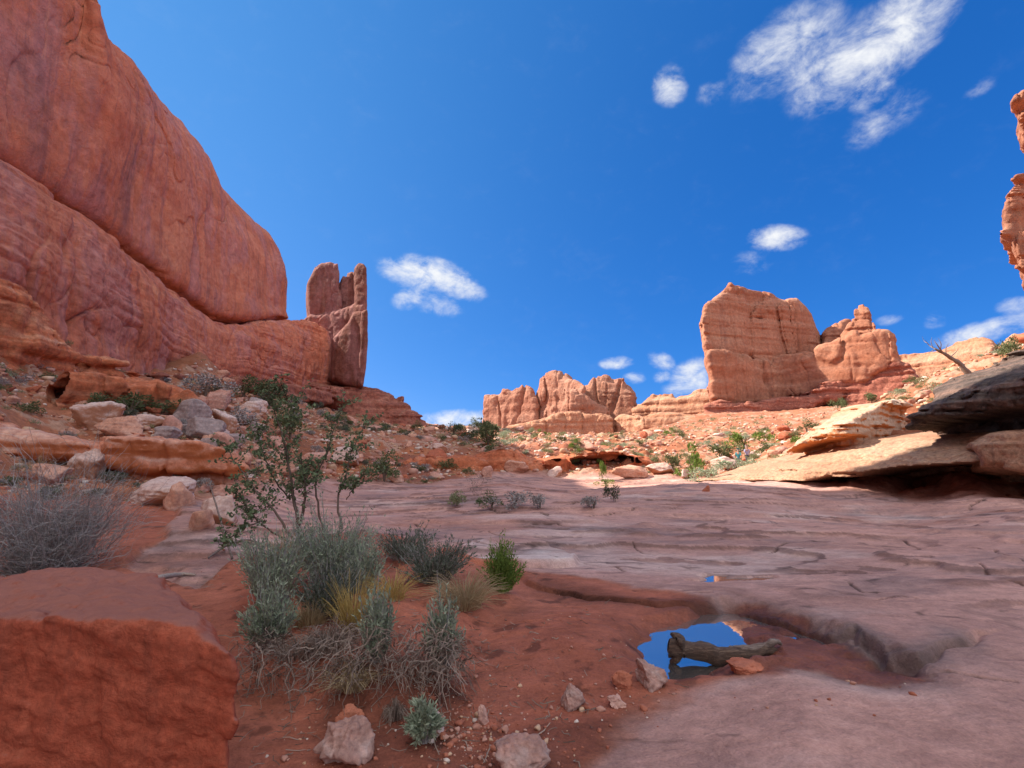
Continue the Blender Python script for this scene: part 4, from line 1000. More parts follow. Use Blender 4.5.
BL = [  # px, base py, width, height (px), material, label
    (74,408,30,13,M_WHITE,'small pale grey boulder, uppermost left of the pale boulder heap'),
    (84,431,48,25,M_WHITE,'large white boulder with orange base at the left of the boulder heap'),
    (112,437,46,18,M_TAN,'cracked tan boulder right beside the large white one'),
    (138,430,30,14,M_WHITE,'flat pale boulder behind the cracked tan one'),
    (162,438,28,13,M_GREY,'low grey boulder at the foot of the green bush'),
    (184,424,36,24,M_GREY,'tilted grey brown boulder with a sharp top above the heap'),
    (200,441,36,22,M_GREY,'rough grey boulder in the middle of the heap'),
    (212,412,26,22,M_PINK,'dark pink boulder below the grey shrub under the cliff'),
    (224,432,26,22,M_WHITE,'pale blocky boulder at the upper right of the heap'),
    (203,458,22,19,M_GREY,'dark shadowed boulder standing on the pink ledge'),
    (228,446,26,12,M_GREY,'flat dark boulder lying right of the heap'),
    (250,418,26,16,M_WHITE,'pale boulder perched highest at the right of the heap'),
    (240,424,20,12,M_PINK,'little pink boulder wedged behind the leafy sapling'),
    (82,476,40,26,M_WHITE,'white topped orange boulder against the left end of the pink ledge'),
    (28,482,46,17,M_TAN,'rounded tan boulder in dry grass above the dead grey bush'),
    (148,505,66,24,M_WHITE,'broad white flat topped boulder alone on the red sand'),
    (172,511,30,26,M_TAN,'striped tan boulder leaning on the broad white one'),
    (216,524,36,26,M_WHITE,'whitish boulder beside the leafless stick left of the sapling'),
    (196,531,24,18,M_TAN,'small striped orange boulder in front of the whitish one'),
    (222,497,44,11,M_PINK,'thin pinkish slab lying behind the sapling'),
    (310,470,30,18,M_PINK,'broken pink boulder behind the sapling stems'),
    (340,466,28,16,M_WHITE,'pale boulder seen between the two sapling trunks'),
    (278,474,24,12,M_TAN,'tan boulder below the talus behind the sapling'),
    (372,478,16,9,M_TAN,'tan boulder at the foot of the far talus'),
    (487,477,13,10,M_PINK,'round pinkish boulder at the far edge of the wash'),
    (436,466,22,12,M_REDROCK,'reddish boulder on the shaded talus left of the gap'),
    (437,452,18,7,M_WHITE,'flat pale boulder on the shaded talus near the skyline'),
    (556,362+115,16,9,M_WHITE,'pale angular boulder against the orange cut bank'),
    (516,473,26,11,M_TAN,'tan boulder lying at the start of the sunlit bank'),
    (640,478,44,12,M_TAN,'wide layered tan slab pile at the far wash edge'),
    (665,474,30,10,M_WHITE,'pale slab right of the layered tan slabs'),
    (709,492,9,6,M_REDROCK,'small red rock alone on the sunlit wash edge'),
    (690,478,16,7,M_WHITE,'whitish rock under the bright green bush'),
    (728,470,26,12,M_WHITE,'pale block right of the hikers\' sage'),
    (777,458,16,7,M_TAN,'tan rock on the slope right of the hikers'),
    (754,459,12,6,M_WHITE,'little white rock just right of the hikers'),
]
for i, (px, py, w, h, m, lab) in enumerate(BL):
    boulder(px, py, w, h, m, 100 + i, lab, n=20 if w > 24 else 12)
rr = np.random.default_rng(41)
for i in range(26):
    px, py = rr.normal(216, 34), rr.normal(432, 15)
    if not (150 < px < 300 and 404 < py < 462): continue
    w = rr.uniform(9, 22)
    boulder(px, py, w, w * rr.uniform(.5, .9), [M_PINK, M_GREY, M_WHITE, M_PINK][i % 4], 160 + i, 'broken block among the heap of pale boulders left of the sapling', n=10, group='broken blocks of the boulder heap', tilt=rr.uniform(-25, 25))
M_BROWN = rock_mat('brown_rock', (.28, .115, .08), (.40, .23, .18), (.58, .46, .41), band=0.12, streak=0.0, pale=(.66, .55, .5), palef=0.5, fine=0.12, bumpd=0.03, mott=0.5, local=True)
NB = [
    (344,765,56,28,M_BROWN,'white and red rock half sunk in sand at the bottom, right of the huge boulder'),
    (522,778,54,24,M_BROWN,'lumpy white rock cut by the bottom edge of the view'),
    (572,711,24,20,M_BROWN,'pale pink pointed rock on the sand hump'),
    (648,690,38,18,M_BROWN,'dark slanting slab in the sand just left of the pool'),
    (624,690,20,14,M_REDROCK,'small round red rock touching the dark slanting slab'),
    (617,708,18,9,M_PINK,'flat pinkish rock in front of the round red one'),
    (482,727,13,15,M_PINK,'small upright pink rock among the gravel'),
    (432,738,22,22,M_WHITE,'whitish rock under the lowest drooping sage tuft'),
    (350,728,30,14,M_REDROCK,'flat red rock behind the white and red one'),
]
for i, (px, py, w, h, m, lab) in enumerate(NB):
    boulder(px, py, w, h, m, 200 + i, lab, name='rock', cat='rock', n=30, sink=.35, strata=.05, rough=0.10, tilt=(28 if i == 3 else 0))

# loose rocks of the slopes: the bigger ones each their own object, the rest one mass of rubble
def seen(P, eps=0.15):
    t = np.linspace(0.15, 0.985, 70)[:, None]
    X = P[0] * t; 
    z = ground((P[:, 0][None] * t).ravel(), (P[:, 1][None] * t).ravel()).reshape(70, -1)
    L = CAMZ + (P[:, 2][None] + eps - CAMZ) * t
    return (L > z - 0.05).all(0)
def scatter(n, r0, r1, seed, az=50, zmin=0.25):
    r = np.random.default_rng(seed)
    A = np.radians(r.uniform(-az, az, n)); R = np.exp(r.uniform(np.log(r0), np.log(r1), n))
    x, y = R * np.sin(A), R * np.cos(A)
    z, m = ground(x, y, True)
    keep = (m['tal'] > 0.6)
    # keep clear of the near ledges at right and the cliff at left
    keep &= ~((x > 9) & (y < 31) & (x * 0.47 + y * 0.88 < 33)) & (x > -36)
    P = np.stack([x, y, z], 1)[keep]
    return P
KINDS = []
for k in range(12):
    P, Q = rock_shape(300 + k, (1.0, [.8, .7, .95][k % 3], [.55, .7, .42, .6][k % 4]), 9, 10, 0.06, 0.04)
    KINDS.append(mesh_from('talus_rock', P, Q, mats=[[M_PINK, M_TAN, M_WHITE, M_REDROCK][k % 4]]))
def loose_rocks():
    P = scatter(2600, 11, 120, 5); P = P[seen(P)]
    r = np.random.default_rng(11)
    R = np.hypot(P[:, 0], P[:, 1])
    size = np.clip(0.22 * np.exp(r.normal(0, .55, len(P))) * np.clip(R / 22, .75, 3.2), .12, 2.4)
    order = np.argsort(-size / R * np.where(P[:, 0] < -.2 * P[:, 1], .85, 1))[:250]
    for i in order:
        me = KINDS[r.integers(0, 12)]
        o = obj('talus_rock', me, None, (P[i, 0], P[i, 1], P[i, 2] - 0.16 * size[i]), (r.uniform(-.25, .25), r.uniform(-.25, .25), r.uniform(0, 6.28)), float(size[i]))
        left = P[i, 0] < -0.15 * P[i, 1]
        if left: tag(o, 'angular loose rock in the rubble of the shaded left slope', 'rock', 'loose rocks on the shaded slope')
        else: tag(o, 'angular loose rock among scrub on the sunlit valley slope', 'rock', 'loose rocks on the sunlit slope')
    # small rubble
    Pk = scatter(30000, 9, 170, 6); 
    Rk = np.hypot(Pk[:, 0], Pk[:, 1]); g = fbm(Pk[:, 0] / 5, Pk[:, 1] / 5, 3, 3); Pk = Pk[g > -0.35]; Rk = Rk[g > -0.35]
    n = len(Pk); sz = np.clip(0.085 * np.exp(r.normal(0, .5, n)) * np.clip(Rk / 20, .7, 4), .04, .8)
    shp = [rock_shape(400 + k, (1, .8, .6), 3, 9, 0.05, 0.0) for k in range(8)]
    Vs, Qs, mi = [], [], []; off = 0
    kk = r.integers(0, 8, n); rz = r.uniform(0, 6.28, n); mm = r.choice(4, n, p=[.34, .28, .2, .18])
    for k in range(8):
        s = np.nonzero(kk == k)[0]; B, Q = shp[k]
        c, sn = np.cos(rz[s])[:, None], np.sin(rz[s])[:, None]
        V = np.stack([B[:, 0] * c - B[:, 1] * sn, B[:, 0] * sn + B[:, 1] * c, np.repeat(B[None, :, 2], len(s), 0) - 0.12], -1) * sz[s][:, None, None] + Pk[s][:, None, :]
        Vs.append(V.reshape(-1, 3)); nb = len(B)
        Qs.append((Q[None] + (np.arange(len(s)) * nb)[:, None, None] + off).reshape(-1, 4)); mi.append(np.repeat(mm[s], len(Q)))
        off += len(s) * nb
    o = obj('rubble', mesh_from('rubble', np.concatenate(Vs), np.concatenate(Qs), mats=[M_PINK2, M_TAN2, M_WHITE2, M_RED2], midx=np.concatenate(mi), smooth=False))
    tag(o, 'small broken stones strewn over the red slopes', 'rubble', kind='stuff')
def plain_rock(name, a, b):
    m, t, bs = nodes_mat(name); q = NT(t)
    q.l(q.ramp(q.noise(q.pos(), 3.0, 6, 0.7), [(0.3, a), (0.7, b)]), bs.inputs['Base Color']); bs.inputs['Roughness'].default_value = .95
    return m
M_PINK2 = plain_rock('pink_rubble', (.38, .15, .09), (.56, .32, .24)); M_TAN2 = plain_rock('tan_rubble', (.44, .22, .11), (.62, .42, .28))
M_WHITE2 = plain_rock('pale_rubble', (.5, .36, .28), (.68, .56, .46)); M_RED2 = plain_rock('red_rubble', (.28, .08, .045), (.44, .15, .08))
loose_rocks()

def pebbles():
    r = np.random.default_rng(21)
    pts = []
    for (cx, cy, sx, sy, n) in ((470,720,40,30,330),(520,740,50,30,120),(430,690,30,40,120),(600,700,90,25,90),(560,640,90,40,40),(340,730,70,30,70),(800,700,120,30,25),(130,560,70,30,60),(300,560,90,20,60)):
        for _ in range(n):
            px, py = r.normal(cx, sx * .6), r.normal(cy, sy * .6)
            if py > 770 or py < 530: continue
            pts.append(fl(px, py))
    pts = np.array(pts); z = ground(pts[:, 0], pts[:, 1]); n = len(pts)
    sz = np.clip(0.013 * np.exp(r.normal(0, .6, n)), .006, .06)
    Vs, Qs, mi = [], [], []; off = 0
    shp = [rock_shape(500 + k, (1, .8, .6), 4, 9, 0.05, 0.0) for k in range(6)]
    for i in range(n):
        B, Q = shp[i % 6]; a = r.uniform(0, 6.28); c, s = math.cos(a), math.sin(a)
        V = np.stack([B[:, 0] * c - B[:, 1] * s, B[:, 0] * s + B[:, 1] * c, B[:, 2] - .15], 1) * sz[i] + [pts[i, 0], pts[i, 1], z[i]]
        Vs.append(V); Qs.append(Q + off); off += len(B); mi += [r.choice(4, p=[.4, .12, .08, .4])] * len(Q)
    o = obj('pebbles', mesh_from('pebbles', np.concatenate(Vs), np.concatenate(Qs), mats=[M_PINK2, M_TAN2, M_WHITE2, M_RED2], midx=mi))
    tag(o, 'scattered pebbles and grit on the red sand', 'pebbles', kind='stuff')
pebbles()

# ------------------------------------------------------------------ plants
def leaf_mat(name, a, b, trans=0.25):
    m = bpy.data.materials.new(name); m.use_nodes = True; t = m.node_tree; t.nodes.clear(); q = NT(t)
    out = q.n('ShaderNodeOutputMaterial'); d = q.n('ShaderNodeBsdfDiffuse'); tr = q.n('ShaderNodeBsdfTranslucent'); mx = q.n('ShaderNodeMixShader')
    mx.inputs[0].default_value = trans
    g = q.n('ShaderNodeNewGeometry')
    f = q.math('ADD', q.math('MULTIPLY', q.noise(q.pos(), 9, 3), 0.55), q.math('MULTIPLY', g.outputs['Random Per Island'], 0.5))
    c = q.ramp(f, [(0.25, a), (0.8, b)])
    q.l(c, d.inputs[0]); q.l(c, tr.inputs[0]); q.l(d.outputs[0], mx.inputs[1]); q.l(tr.outputs[0], mx.inputs[2]); q.l(mx.outputs[0], out.inputs[0])
    return m
L_SAGE = leaf_mat('sage_leaf', (.20, .235, .15), (.44, .48, .33)); L_SAGEDK = leaf_mat('dull_sage_leaf', (.085, .10, .07), (.20, .21, .15))
L_YEL = leaf_mat('yellow_grass', (.40, .26, .07), (.62, .46, .18)); L_TAN = leaf_mat('tan_grass', (.32, .22, .11), (.52, .40, .24))
L_GREEN = leaf_mat('bright_leaf', (.09, .14, .03), (.22, .30, .07)); L_DK = leaf_mat('dark_leaf', (.035, .05, .028), (.10, .125, .065)); L_MID = leaf_mat('mid_leaf', (.08, .10, .045), (.19, .21, .10))
L_SAP = leaf_mat('sapling_leaf', (.08, .11, .055), (.22, .27, .14)); L_DRY = leaf_mat('dead_stem', (.13, .09, .07), (.36, .27, .21), 0.0)
L_GREY = leaf_mat('grey_twig', (.16, .14, .13), (.44, .40, .37), 0.0); L_BARK = leaf_mat('bark', (.09, .06, .045), (.20, .145, .11), 0.0)
L_SCRUB = leaf_mat('pale_scrub', (.17, .17, .08), (.34, .34, .19))

def ribbons(P, w0, w1, r):
    """flat tapering blades along polylines P (n, k, 3)"""
    n, k, _ = P.shape
    T = np.gradient(P, axis=1); T /= np.linalg.norm(T, axis=2, keepdims=True) + 1e-9
    rnd = r.normal(size=(n, 1, 3)); S = np.cross(T, rnd); S /= np.linalg.norm(S, axis=2, keepdims=True) + 1e-9
    w = (np.linspace(w0, w1, k)[None, :, None]) * r.uniform(.7, 1.3, (n, 1, 1))
    V = np.stack([P - S * w / 2, P + S * w / 2], 2).reshape(-1, 3)
    b = (np.arange(n) * k * 2)[:, None]; j = np.arange(k - 1)[None, :] * 2
    Q = np.stack([b + j, b + j + 1, b + j + 3, b + j + 2], -1).reshape(-1, 4)
    return V, Q
def tubes(paths, sides=6):
    """round tapering limbs; paths: list of (points, radii)"""
    Vs, Qs, off = [], [], 0
    for pts, rad in paths:
        pts = np.asarray(pts, float); k = len(pts); rad = np.asarray(rad, float)
        T = np.gradient(pts, axis=0); T /= np.linalg.norm(T, axis=1, keepdims=True) + 1e-9
        ref = np.array([0.3, 0.9, 0.2]) if abs(T[0] @ np.array([0.3, 0.9, 0.2])) < .9 else np.array([1.0, 0, 0])
        A = np.cross(T, ref); A /= np.linalg.norm(A, axis=1, keepdims=True) + 1e-9; B = np.cross(T, A)
        an = np.arange(sides) * 2 * math.pi / sides
        V = pts[:, None] + (A[:, None] * np.cos(an)[None, :, None] + B[:, None] * np.sin(an)[None, :, None]) * rad[:, None, None]
        i = (np.arange(k - 1) * sides)[:, None]; j = np.arange(sides)[None]; j2 = (j + 1) % sides
        Vs.append(V.reshape(-1, 3)); Qs.append(np.stack([i + j, i + j2, i + sides + j2, i + sides + j], -1).reshape(-1, 4) + off); off += k * sides
    return np.concatenate(Vs), np.concatenate(Qs)
def leaves_at(C, D, ln, wd, r):
    """diamond leaves at C pointing along D"""
    n = len(C); D = D / (np.linalg.norm(D, axis=1, keepdims=True) + 1e-9)
    S = np.cross(D, r.normal(size=(n, 3))); S /= np.linalg.norm(S, axis=1, keepdims=True) + 1e-9
    L = ln * r.uniform(.6, 1.3, (n, 1)); W = wd * r.uniform(.7, 1.3, (n, 1))
    V = np.stack([C, C + D * L * .45 + S * W / 2, C + D * L, C + D * L * .45 - S * W / 2], 1).reshape(-1, 3)
    return V, np.arange(n * 4).reshape(-1, 4)
def stems_field(n, R, H, r, cone=0.5, k=5, curl=0.15, droop=0.0):
    a = r.uniform(0, 6.28, n); q = np.sqrt(r.uniform(0, 1, n))
    base = np.stack([np.cos(a) * q * R * .35, np.sin(a) * q * R * .35, np.zeros(n)], 1)
    out = np.stack([np.cos(a), np.sin(a), np.zeros(n)], 1)
    ph = r.uniform(0, 6.28, 3)
    h = H * r.uniform(.5, 1.1, n) * (1 - .25 * q ** 2) * (1 + .22 * np.sin(2 * a + ph[0]) + .2 * np.sin(5 * a + ph[1]))
    t = np.linspace(0, 1, k)
    lean = (q * R * .65 * r.uniform(.6, 1.25, n))[:, None]
    P = base[:, None] + out[:, None] * (lean * (t ** (1 + cone)))[..., None]
    z = h[:, None] * (t - droop * t ** 3)
    P = P + np.stack([np.zeros_like(z), np.zeros_like(z), z], -1)
    P = P + np.cumsum(r.normal(size=(n, k, 3)) * curl * H / k, axis=1) * (t[None, :, None] > 0)
    return P
def place(name, px, py, label, cat, group=None, dz=0.0):
    p = hit(px, py); o = empty(name, (p[0], p[1], p[2] + dz)); return tag(o, label, cat, group), p[1] / F
def add(parent, name, VQ, mat):
    return obj(name, mesh_from(name, VQ[0], VQ[1], mats=[mat], smooth=True), parent)

def sage(px, py, w, h, label, seed, mat=None, lmat=None, dens=1.0, lean=0.0, name='sage_shrub', droop=0.0):
    r = np.random.default_rng(seed); root, k = place(name, px, py, label, 'shrub')
    R, H = w * k / 2 * 1.1, h * k
    n = int(190 * dens * max(w * h, 600) / 2400) + 60
    P = stems_field(n, R, H, r, 0.35, 5, 0.12, droop); P[..., 0] += lean * P[..., 2]
    add(root, 'stems', ribbons(P, .006, .003, r), lmat or L_GREY)
    m = 16; t = r.uniform(.25, 1.0, (n, m)) * 4; i = np.clip(t.astype(int), 0, 3); f = (t - i)[..., None]
    ii = np.arange(n)[:, None]
    C = P[ii, i] * (1 - f) + P[ii, i + 1] * f; D = P[ii, i + 1] - P[ii, i]; D = D / (np.linalg.norm(D, axis=2, keepdims=True) + 1e-9) + r.normal(size=C.shape) * .45
    add(root, 'leaves', leaves_at(C.reshape(-1, 3), D.reshape(-1, 3), .042, .012, r), mat or L_SAGE)
    return root
def grass(px, py, w, h, label, seed, mat, n=320, droop=0.15, name='grass_tuft', lean=0.0):
    r = np.random.default_rng(seed); root, k = place(name, px, py, label, 'grass')
    P = stems_field(n, w * k / 2 * 1.2, h * k, r, 0.9, 6, 0.10, droop); P[..., 0] += lean * P[..., 2]
    add(root, 'blades', ribbons(P, .006, .002, r), mat); return root
def twiggy(px, py, w, h, label, seed, mat, n=260, name='dead_bush', cat='bush', curl=0.5, leaf=None, nl=6):
    r = np.random.default_rng(seed); root, k = place(name, px, py, label, cat)
    R, H = w * k / 2 * 1.15, h * k
    P = stems_field(n, R, H, r, 0.2, 7, curl)
    V1, Q1 = ribbons(P, .009, .003, r)
    s = r.integers(2, 6, n * 3); i = r.integers(0, n, n * 3); b = P[i, s]
    d = r.normal(size=(n * 3, 3)); d[:, 2] = np.abs(d[:, 2]) * .6; d /= np.linalg.norm(d, axis=1, keepdims=True)
    Q = b[:, None] + np.cumsum(np.repeat(d[:, None], 4, 1) * H * .09 + r.normal(size=(n * 3, 4, 3)) * H * .03, axis=1)
    V2, Q2 = ribbons(Q, .005, .002, r); add(root, 'twigs', (np.concatenate([V1, V2]), np.concatenate([Q1, Q2 + len(V1)])), mat)
    if leaf is not None:
        C = Q[:, 1:].reshape(-1, 3); C = np.repeat(C, nl // 3, 0) + r.normal(size=(len(C) * (nl // 3), 3)) * H * .02
        add(root, 'leaves', leaves_at(C, r.normal(size=C.shape), H * .045, H * .02, r), leaf)
    return root

SG = [(272,602,66,62,'broad silvery sage shrub at the left of the mound, behind its front clump',L_SAGE,1.1),
      (268,648,46,52,'upright silvery sage shrub at the left front of the mound',L_SAGE,1.2),
      (330,580,84,58,'widest pale sage shrub at the foot of the leafy sapling',L_SAGE,1.1),
      (363,592,44,44,'rounded grey sage shrub right of the widest sage',L_SAGE,1.1),
      (330,618,58,46,'dull dark sage shrub in the middle of the mound',L_SAGEDK,1.0),
      (377,662,26,58,'narrow blue green sage shrub right of the yellow grass',L_SAGE,1.6),
      (441,668,28,56,'slim upright sage shrub alone at the right end of the mound',L_SAGE,1.6),
      (404,560,60,26,'low dark green shrub at the back of the mound',L_SAGEDK,1.2),
      (435,582,70,36,'spreading grey green shrub between the low dark one and tan grass',L_SAGEDK,1.2)]
for i, (px, py, w, h, lab, m, de) in enumerate(SG): sage(px, py, w, h, lab, 700 + i, m, None, de)
sage(424, 742, 28, 40, 'drooping sage tuft hanging over a whitish rock at the mound front', 720, L_SAGE, None, 1.5, droop=.35)
grass(352, 634, 48, 52, 'bright yellow grass tuft in the middle of the mound', 730, L_YEL, 420, .1)
grass(330, 652, 70, 40, 'straw coloured grass tuft sprawling below the yellow one', 731, L_DRY, 420, .55)
grass(464, 607, 76, 40, 'wide tan grass tuft at the right of the mound', 732, L_TAN, 620, .35)
grass(310, 625, 60, 34, 'straw grass between the two left sage shrubs', 737, L_TAN, 300, .3)
grass(392, 600, 54, 34, 'greenish straw grass right of the rounded sage', 738, L_YEL, 240, .3)
grass(352, 690, 60, 36, 'yellow straw tuft low on the front of the mound', 739, L_TAN, 260, .5)
grass(288, 560, 60, 36, 'dry tan grass at the foot of the sapling', 733, L_TAN, 300, .25)
grass(395, 720, 26, 34, 'pale dead grass hank hanging down the mound front', 734, L_DRY, 220, .9)
grass(300, 655, 90, 34, 'tangled dead grass drooping at the left front of the mound', 735, L_DRY, 300, .6)
grass(36, 476, 46, 26, 'dry yellowish grass clump under the pink ledge at left', 736, L_TAN, 300, .35)
sage(502, 592, 36, 40, 'bright green feathery shrub at the right tip of the mound', 740, L_GREEN, L_GREEN, 2.0, name='green_shrub')
twiggy(44, 572, 118, 88, 'big dead grey bush of bare twigs at the left edge', 750, L_GREY, 900)
# dry litter caught on the sand
def litter():
    r = np.random.default_rng(55); pts = []
    for cx, cy, sx, sy, n in ((340,600,130,70,420),(440,640,60,60,160),(560,650,110,50,120),(480,720,90,40,150),(300,700,80,30,120),(150,560,110,25,140),(400,560,120,20,160)):
        for _ in range(n):
            px, py = r.normal(cx, sx * .6), r.normal(cy, sy * .6)
            if 535 < py < 780: pts.append(fl(px, py))
    pts = np.array(pts); z = ground(pts[:, 0], pts[:, 1]); n = len(pts)
    a = r.uniform(0, 6.28, n); L = r.uniform(.02, .13, n); t = np.linspace(-.5, .5, 4)
    P = np.stack([pts[:, 0, None] + np.cos(a)[:, None] * L[:, None] * t, pts[:, 1, None] + np.sin(a)[:, None] * L[:, None] * t, np.repeat(z[:, None] + .008, 4, 1)], -1) + r.normal(size=(n, 4, 3)) * .006
    V, Q = ribbons(P, .006, .004, r)
    tag(obj('plant_litter', mesh_from('plant_litter', V, Q, mats=[L_DRY])), 'dry twigs and plant litter strewn on the red sand', 'litter', kind='stuff')
litter()
# dead roots and stems spilling over the front of the mound
def tangle(px, py, w, h, label, seed, n=240):
    r = np.random.default_rng(seed); root, k = place('dead_stem_tangle', px, py, label, 'dead stems')
    b = np.stack([r.uniform(-w / 2, w / 2, n) * k, r.uniform(-.02, .22, n), r.uniform(.02, h * k * .9, n)], 1)
    d = np.stack([r.normal(0, .7, n), -np.abs(r.normal(.5, .35, n)), r.normal(.35, .5, n)], 1)
    t = np.linspace(0, 1, 8)[None, :, None]; L = h * k * r.uniform(.5, 1.3, n)[:, None, None]
    P = b[:, None] + d[:, None] * t * L * .55 + np.array([0, 0, -1.0]) * (t ** 2) * L * .5 + np.cumsum(r.normal(size=(n, 8, 3)) * .02, axis=1)
    add(root, 'stems', ribbons(P, .007, .003, r), L_DRY); return root
tangle(300, 690, 130, 48, 'mat of dead stems hanging over the left front of the mound', 760, 260)
tangle(390, 690, 120, 54, 'dense dark mat of dead stems at the middle front of the mound', 761, 380)
tangle(436, 690, 50, 40, 'knot of curled dead stems below the slim sage', 762, 160)

def sapling():
    r = np.random.default_rng(77)
    p0 = hit(292, 546); Y = p0[1]; root = empty('leafy_sapling', p0)
    tag(root, 'tall loose leafy sapling with several bare stems rising behind the sage mound', 'sapling')
    paths, tips = [], []
    def limb(pts, r0, r1):
        P = np.array([at(px, py, Y + dy) - p0 for px, py, dy in pts]); k = len(P)
        M = cr_weights(k, 4 * k); Q = M @ P + r.normal(size=(4 * k, 3)) * .008
        paths.append((Q, np.linspace(r0, r1, len(Q)))); tips.append(Q)
    limb([(296,548,0),(298,520,.05),(292,490,.1),(287,455,.05),(279,425,0),(268,392,-.1)], .035, .006)
    limb([(297,535,0),(304,505,-.1),(305,480,-.15),(300,455,-.2)], .03, .006)
    limb([(294,540,0),(275,512,-.1),(255,490,-.2),(240,468,-.2),(228,448,-.25)], .022, .005)
    limb([(290,542,0),(262,525,-.2),(246,505,-.3),(236,490,-.4)], .016, .004)
    limb([(290,500,.1),(272,475,.15),(262,450,.2),(256,425,.2)], .014, .004)
    limb([(324,535,.2),(318,505,.2),(316,478,.25),(326,455,.3),(334,430,.3),(346,402,.3)], .02, .004)
    limb([(342,530,.3),(338,500,.3),(346,475,.35),(352,450,.4),(366,425,.4)], .022, .004)
    limb([(346,500,.35),(356,485,.3),(366,470,.25)], .01, .004)
    limb([(283,438,.05),(292,420,.1),(297,400,.1)], .009, .003)
    limb([(280,428,0),(272,405,-.05),(274,388,-.05)], .008, .003)
    limb([(262,520,-.2),(240,530,-.3),(222,545,-.4)], .012, .005)
    n0 = len(paths)
    for Q in list(tips):
        for _ in range(15 if len(Q) > 14 else 7):
            b = Q[r.integers(len(Q) // 3, len(Q))]; d = r.normal(size=3); d[2] = abs(d[2]) * .8; d /= np.linalg.norm(d)
            k = 6; P = b + np.cumsum(np.repeat(d[None], k, 0) * .055 + r.normal(size=(k, 3)) * .015, axis=0); P = np.vstack([b, P])
            paths.append((P, np.linspace(.006, .002, k + 1))); tips.append(P)
    add(root, 'stems', tubes(paths, 5), L_BARK)
    C, D = [], []
    for j, Q in enumerate(tips):
        s0 = len(Q) // 3 if j < n0 else 1
        m = 70 if j < n0 else 24
        for _ in range(m):
            i = r.integers(s0, len(Q)); C.append(Q[i] + r.normal(size=3) * .022); D.append(r.normal(size=3) + [0, 0, .2])
    add(root, 'leaves', leaves_at(np.array(C), np.array(D), .062, .04, r), L_SAP)
sapling()

# leaf clump shrubs of the middle distance; w and h in metres at scale 1
def clump_mesh(name, seed, n, mat, size, shape=(1, 1, 1), n_sub=7):
    r = np.random.default_rng(seed)
    c = r.normal(size=(n_sub, 3)) * [.27, .27, .16] + [0, 0, .45]
    i = r.integers(0, n_sub, n); d = r.normal(size=(n, 3)); d /= np.linalg.norm(d, axis=1, keepdims=True)
    C = c[i] + d * (r.uniform(0, 1, (n, 1)) ** .5) * r.uniform(.12, .3, (n_sub, 1))[i]
    C[:, 2] = np.abs(C[:, 2]); C *= np.asarray(shape)
    return mesh_from(name, *leaves_at(C, d + [0, 0, .6], size, size * .5, r), mats=[mat])
CL = {}
for key, mat in (('green', L_GREEN), ('mid', L_MID), ('dark', L_DK), ('scrub', L_SCRUB), ('sage', L_SAGEDK), ('grey', L_GREY), ('pale', L_SAGE)):
    CL[key] = [clump_mesh('foliage', 800 + 7 * len(CL) + j, 900, mat, .085) for j in range(3)]
STEM = mesh_from('stems', *tubes([([(0, 0, -.1), (.02 * a, .03 * b, .2), (.12 * a, .12 * b, .55)], [.025, .018, .006]) for a, b in ((1, 0), (-1, .4), (.2, -1), (-.3, 1), (.8, .8))], 4), mats=[L_BARK])
def shrub(px, py, w, h, kind, label, seed=0, name='shrub', cat='shrub', group=None, stems=True):
    p = hit(px, py); k = p[1] / F; root = empty(name, (p[0], p[1], p[2] - .03 * h * k), seed * 1.7)
    s = (w * k / 1.05, w * k / 1.05, h * k / .85)
    obj('foliage', CL[kind][seed % 3], root, None, None, s)
    if stems: obj('stems', STEM, root, None, None, s)
    return tag(root, label, cat, group)
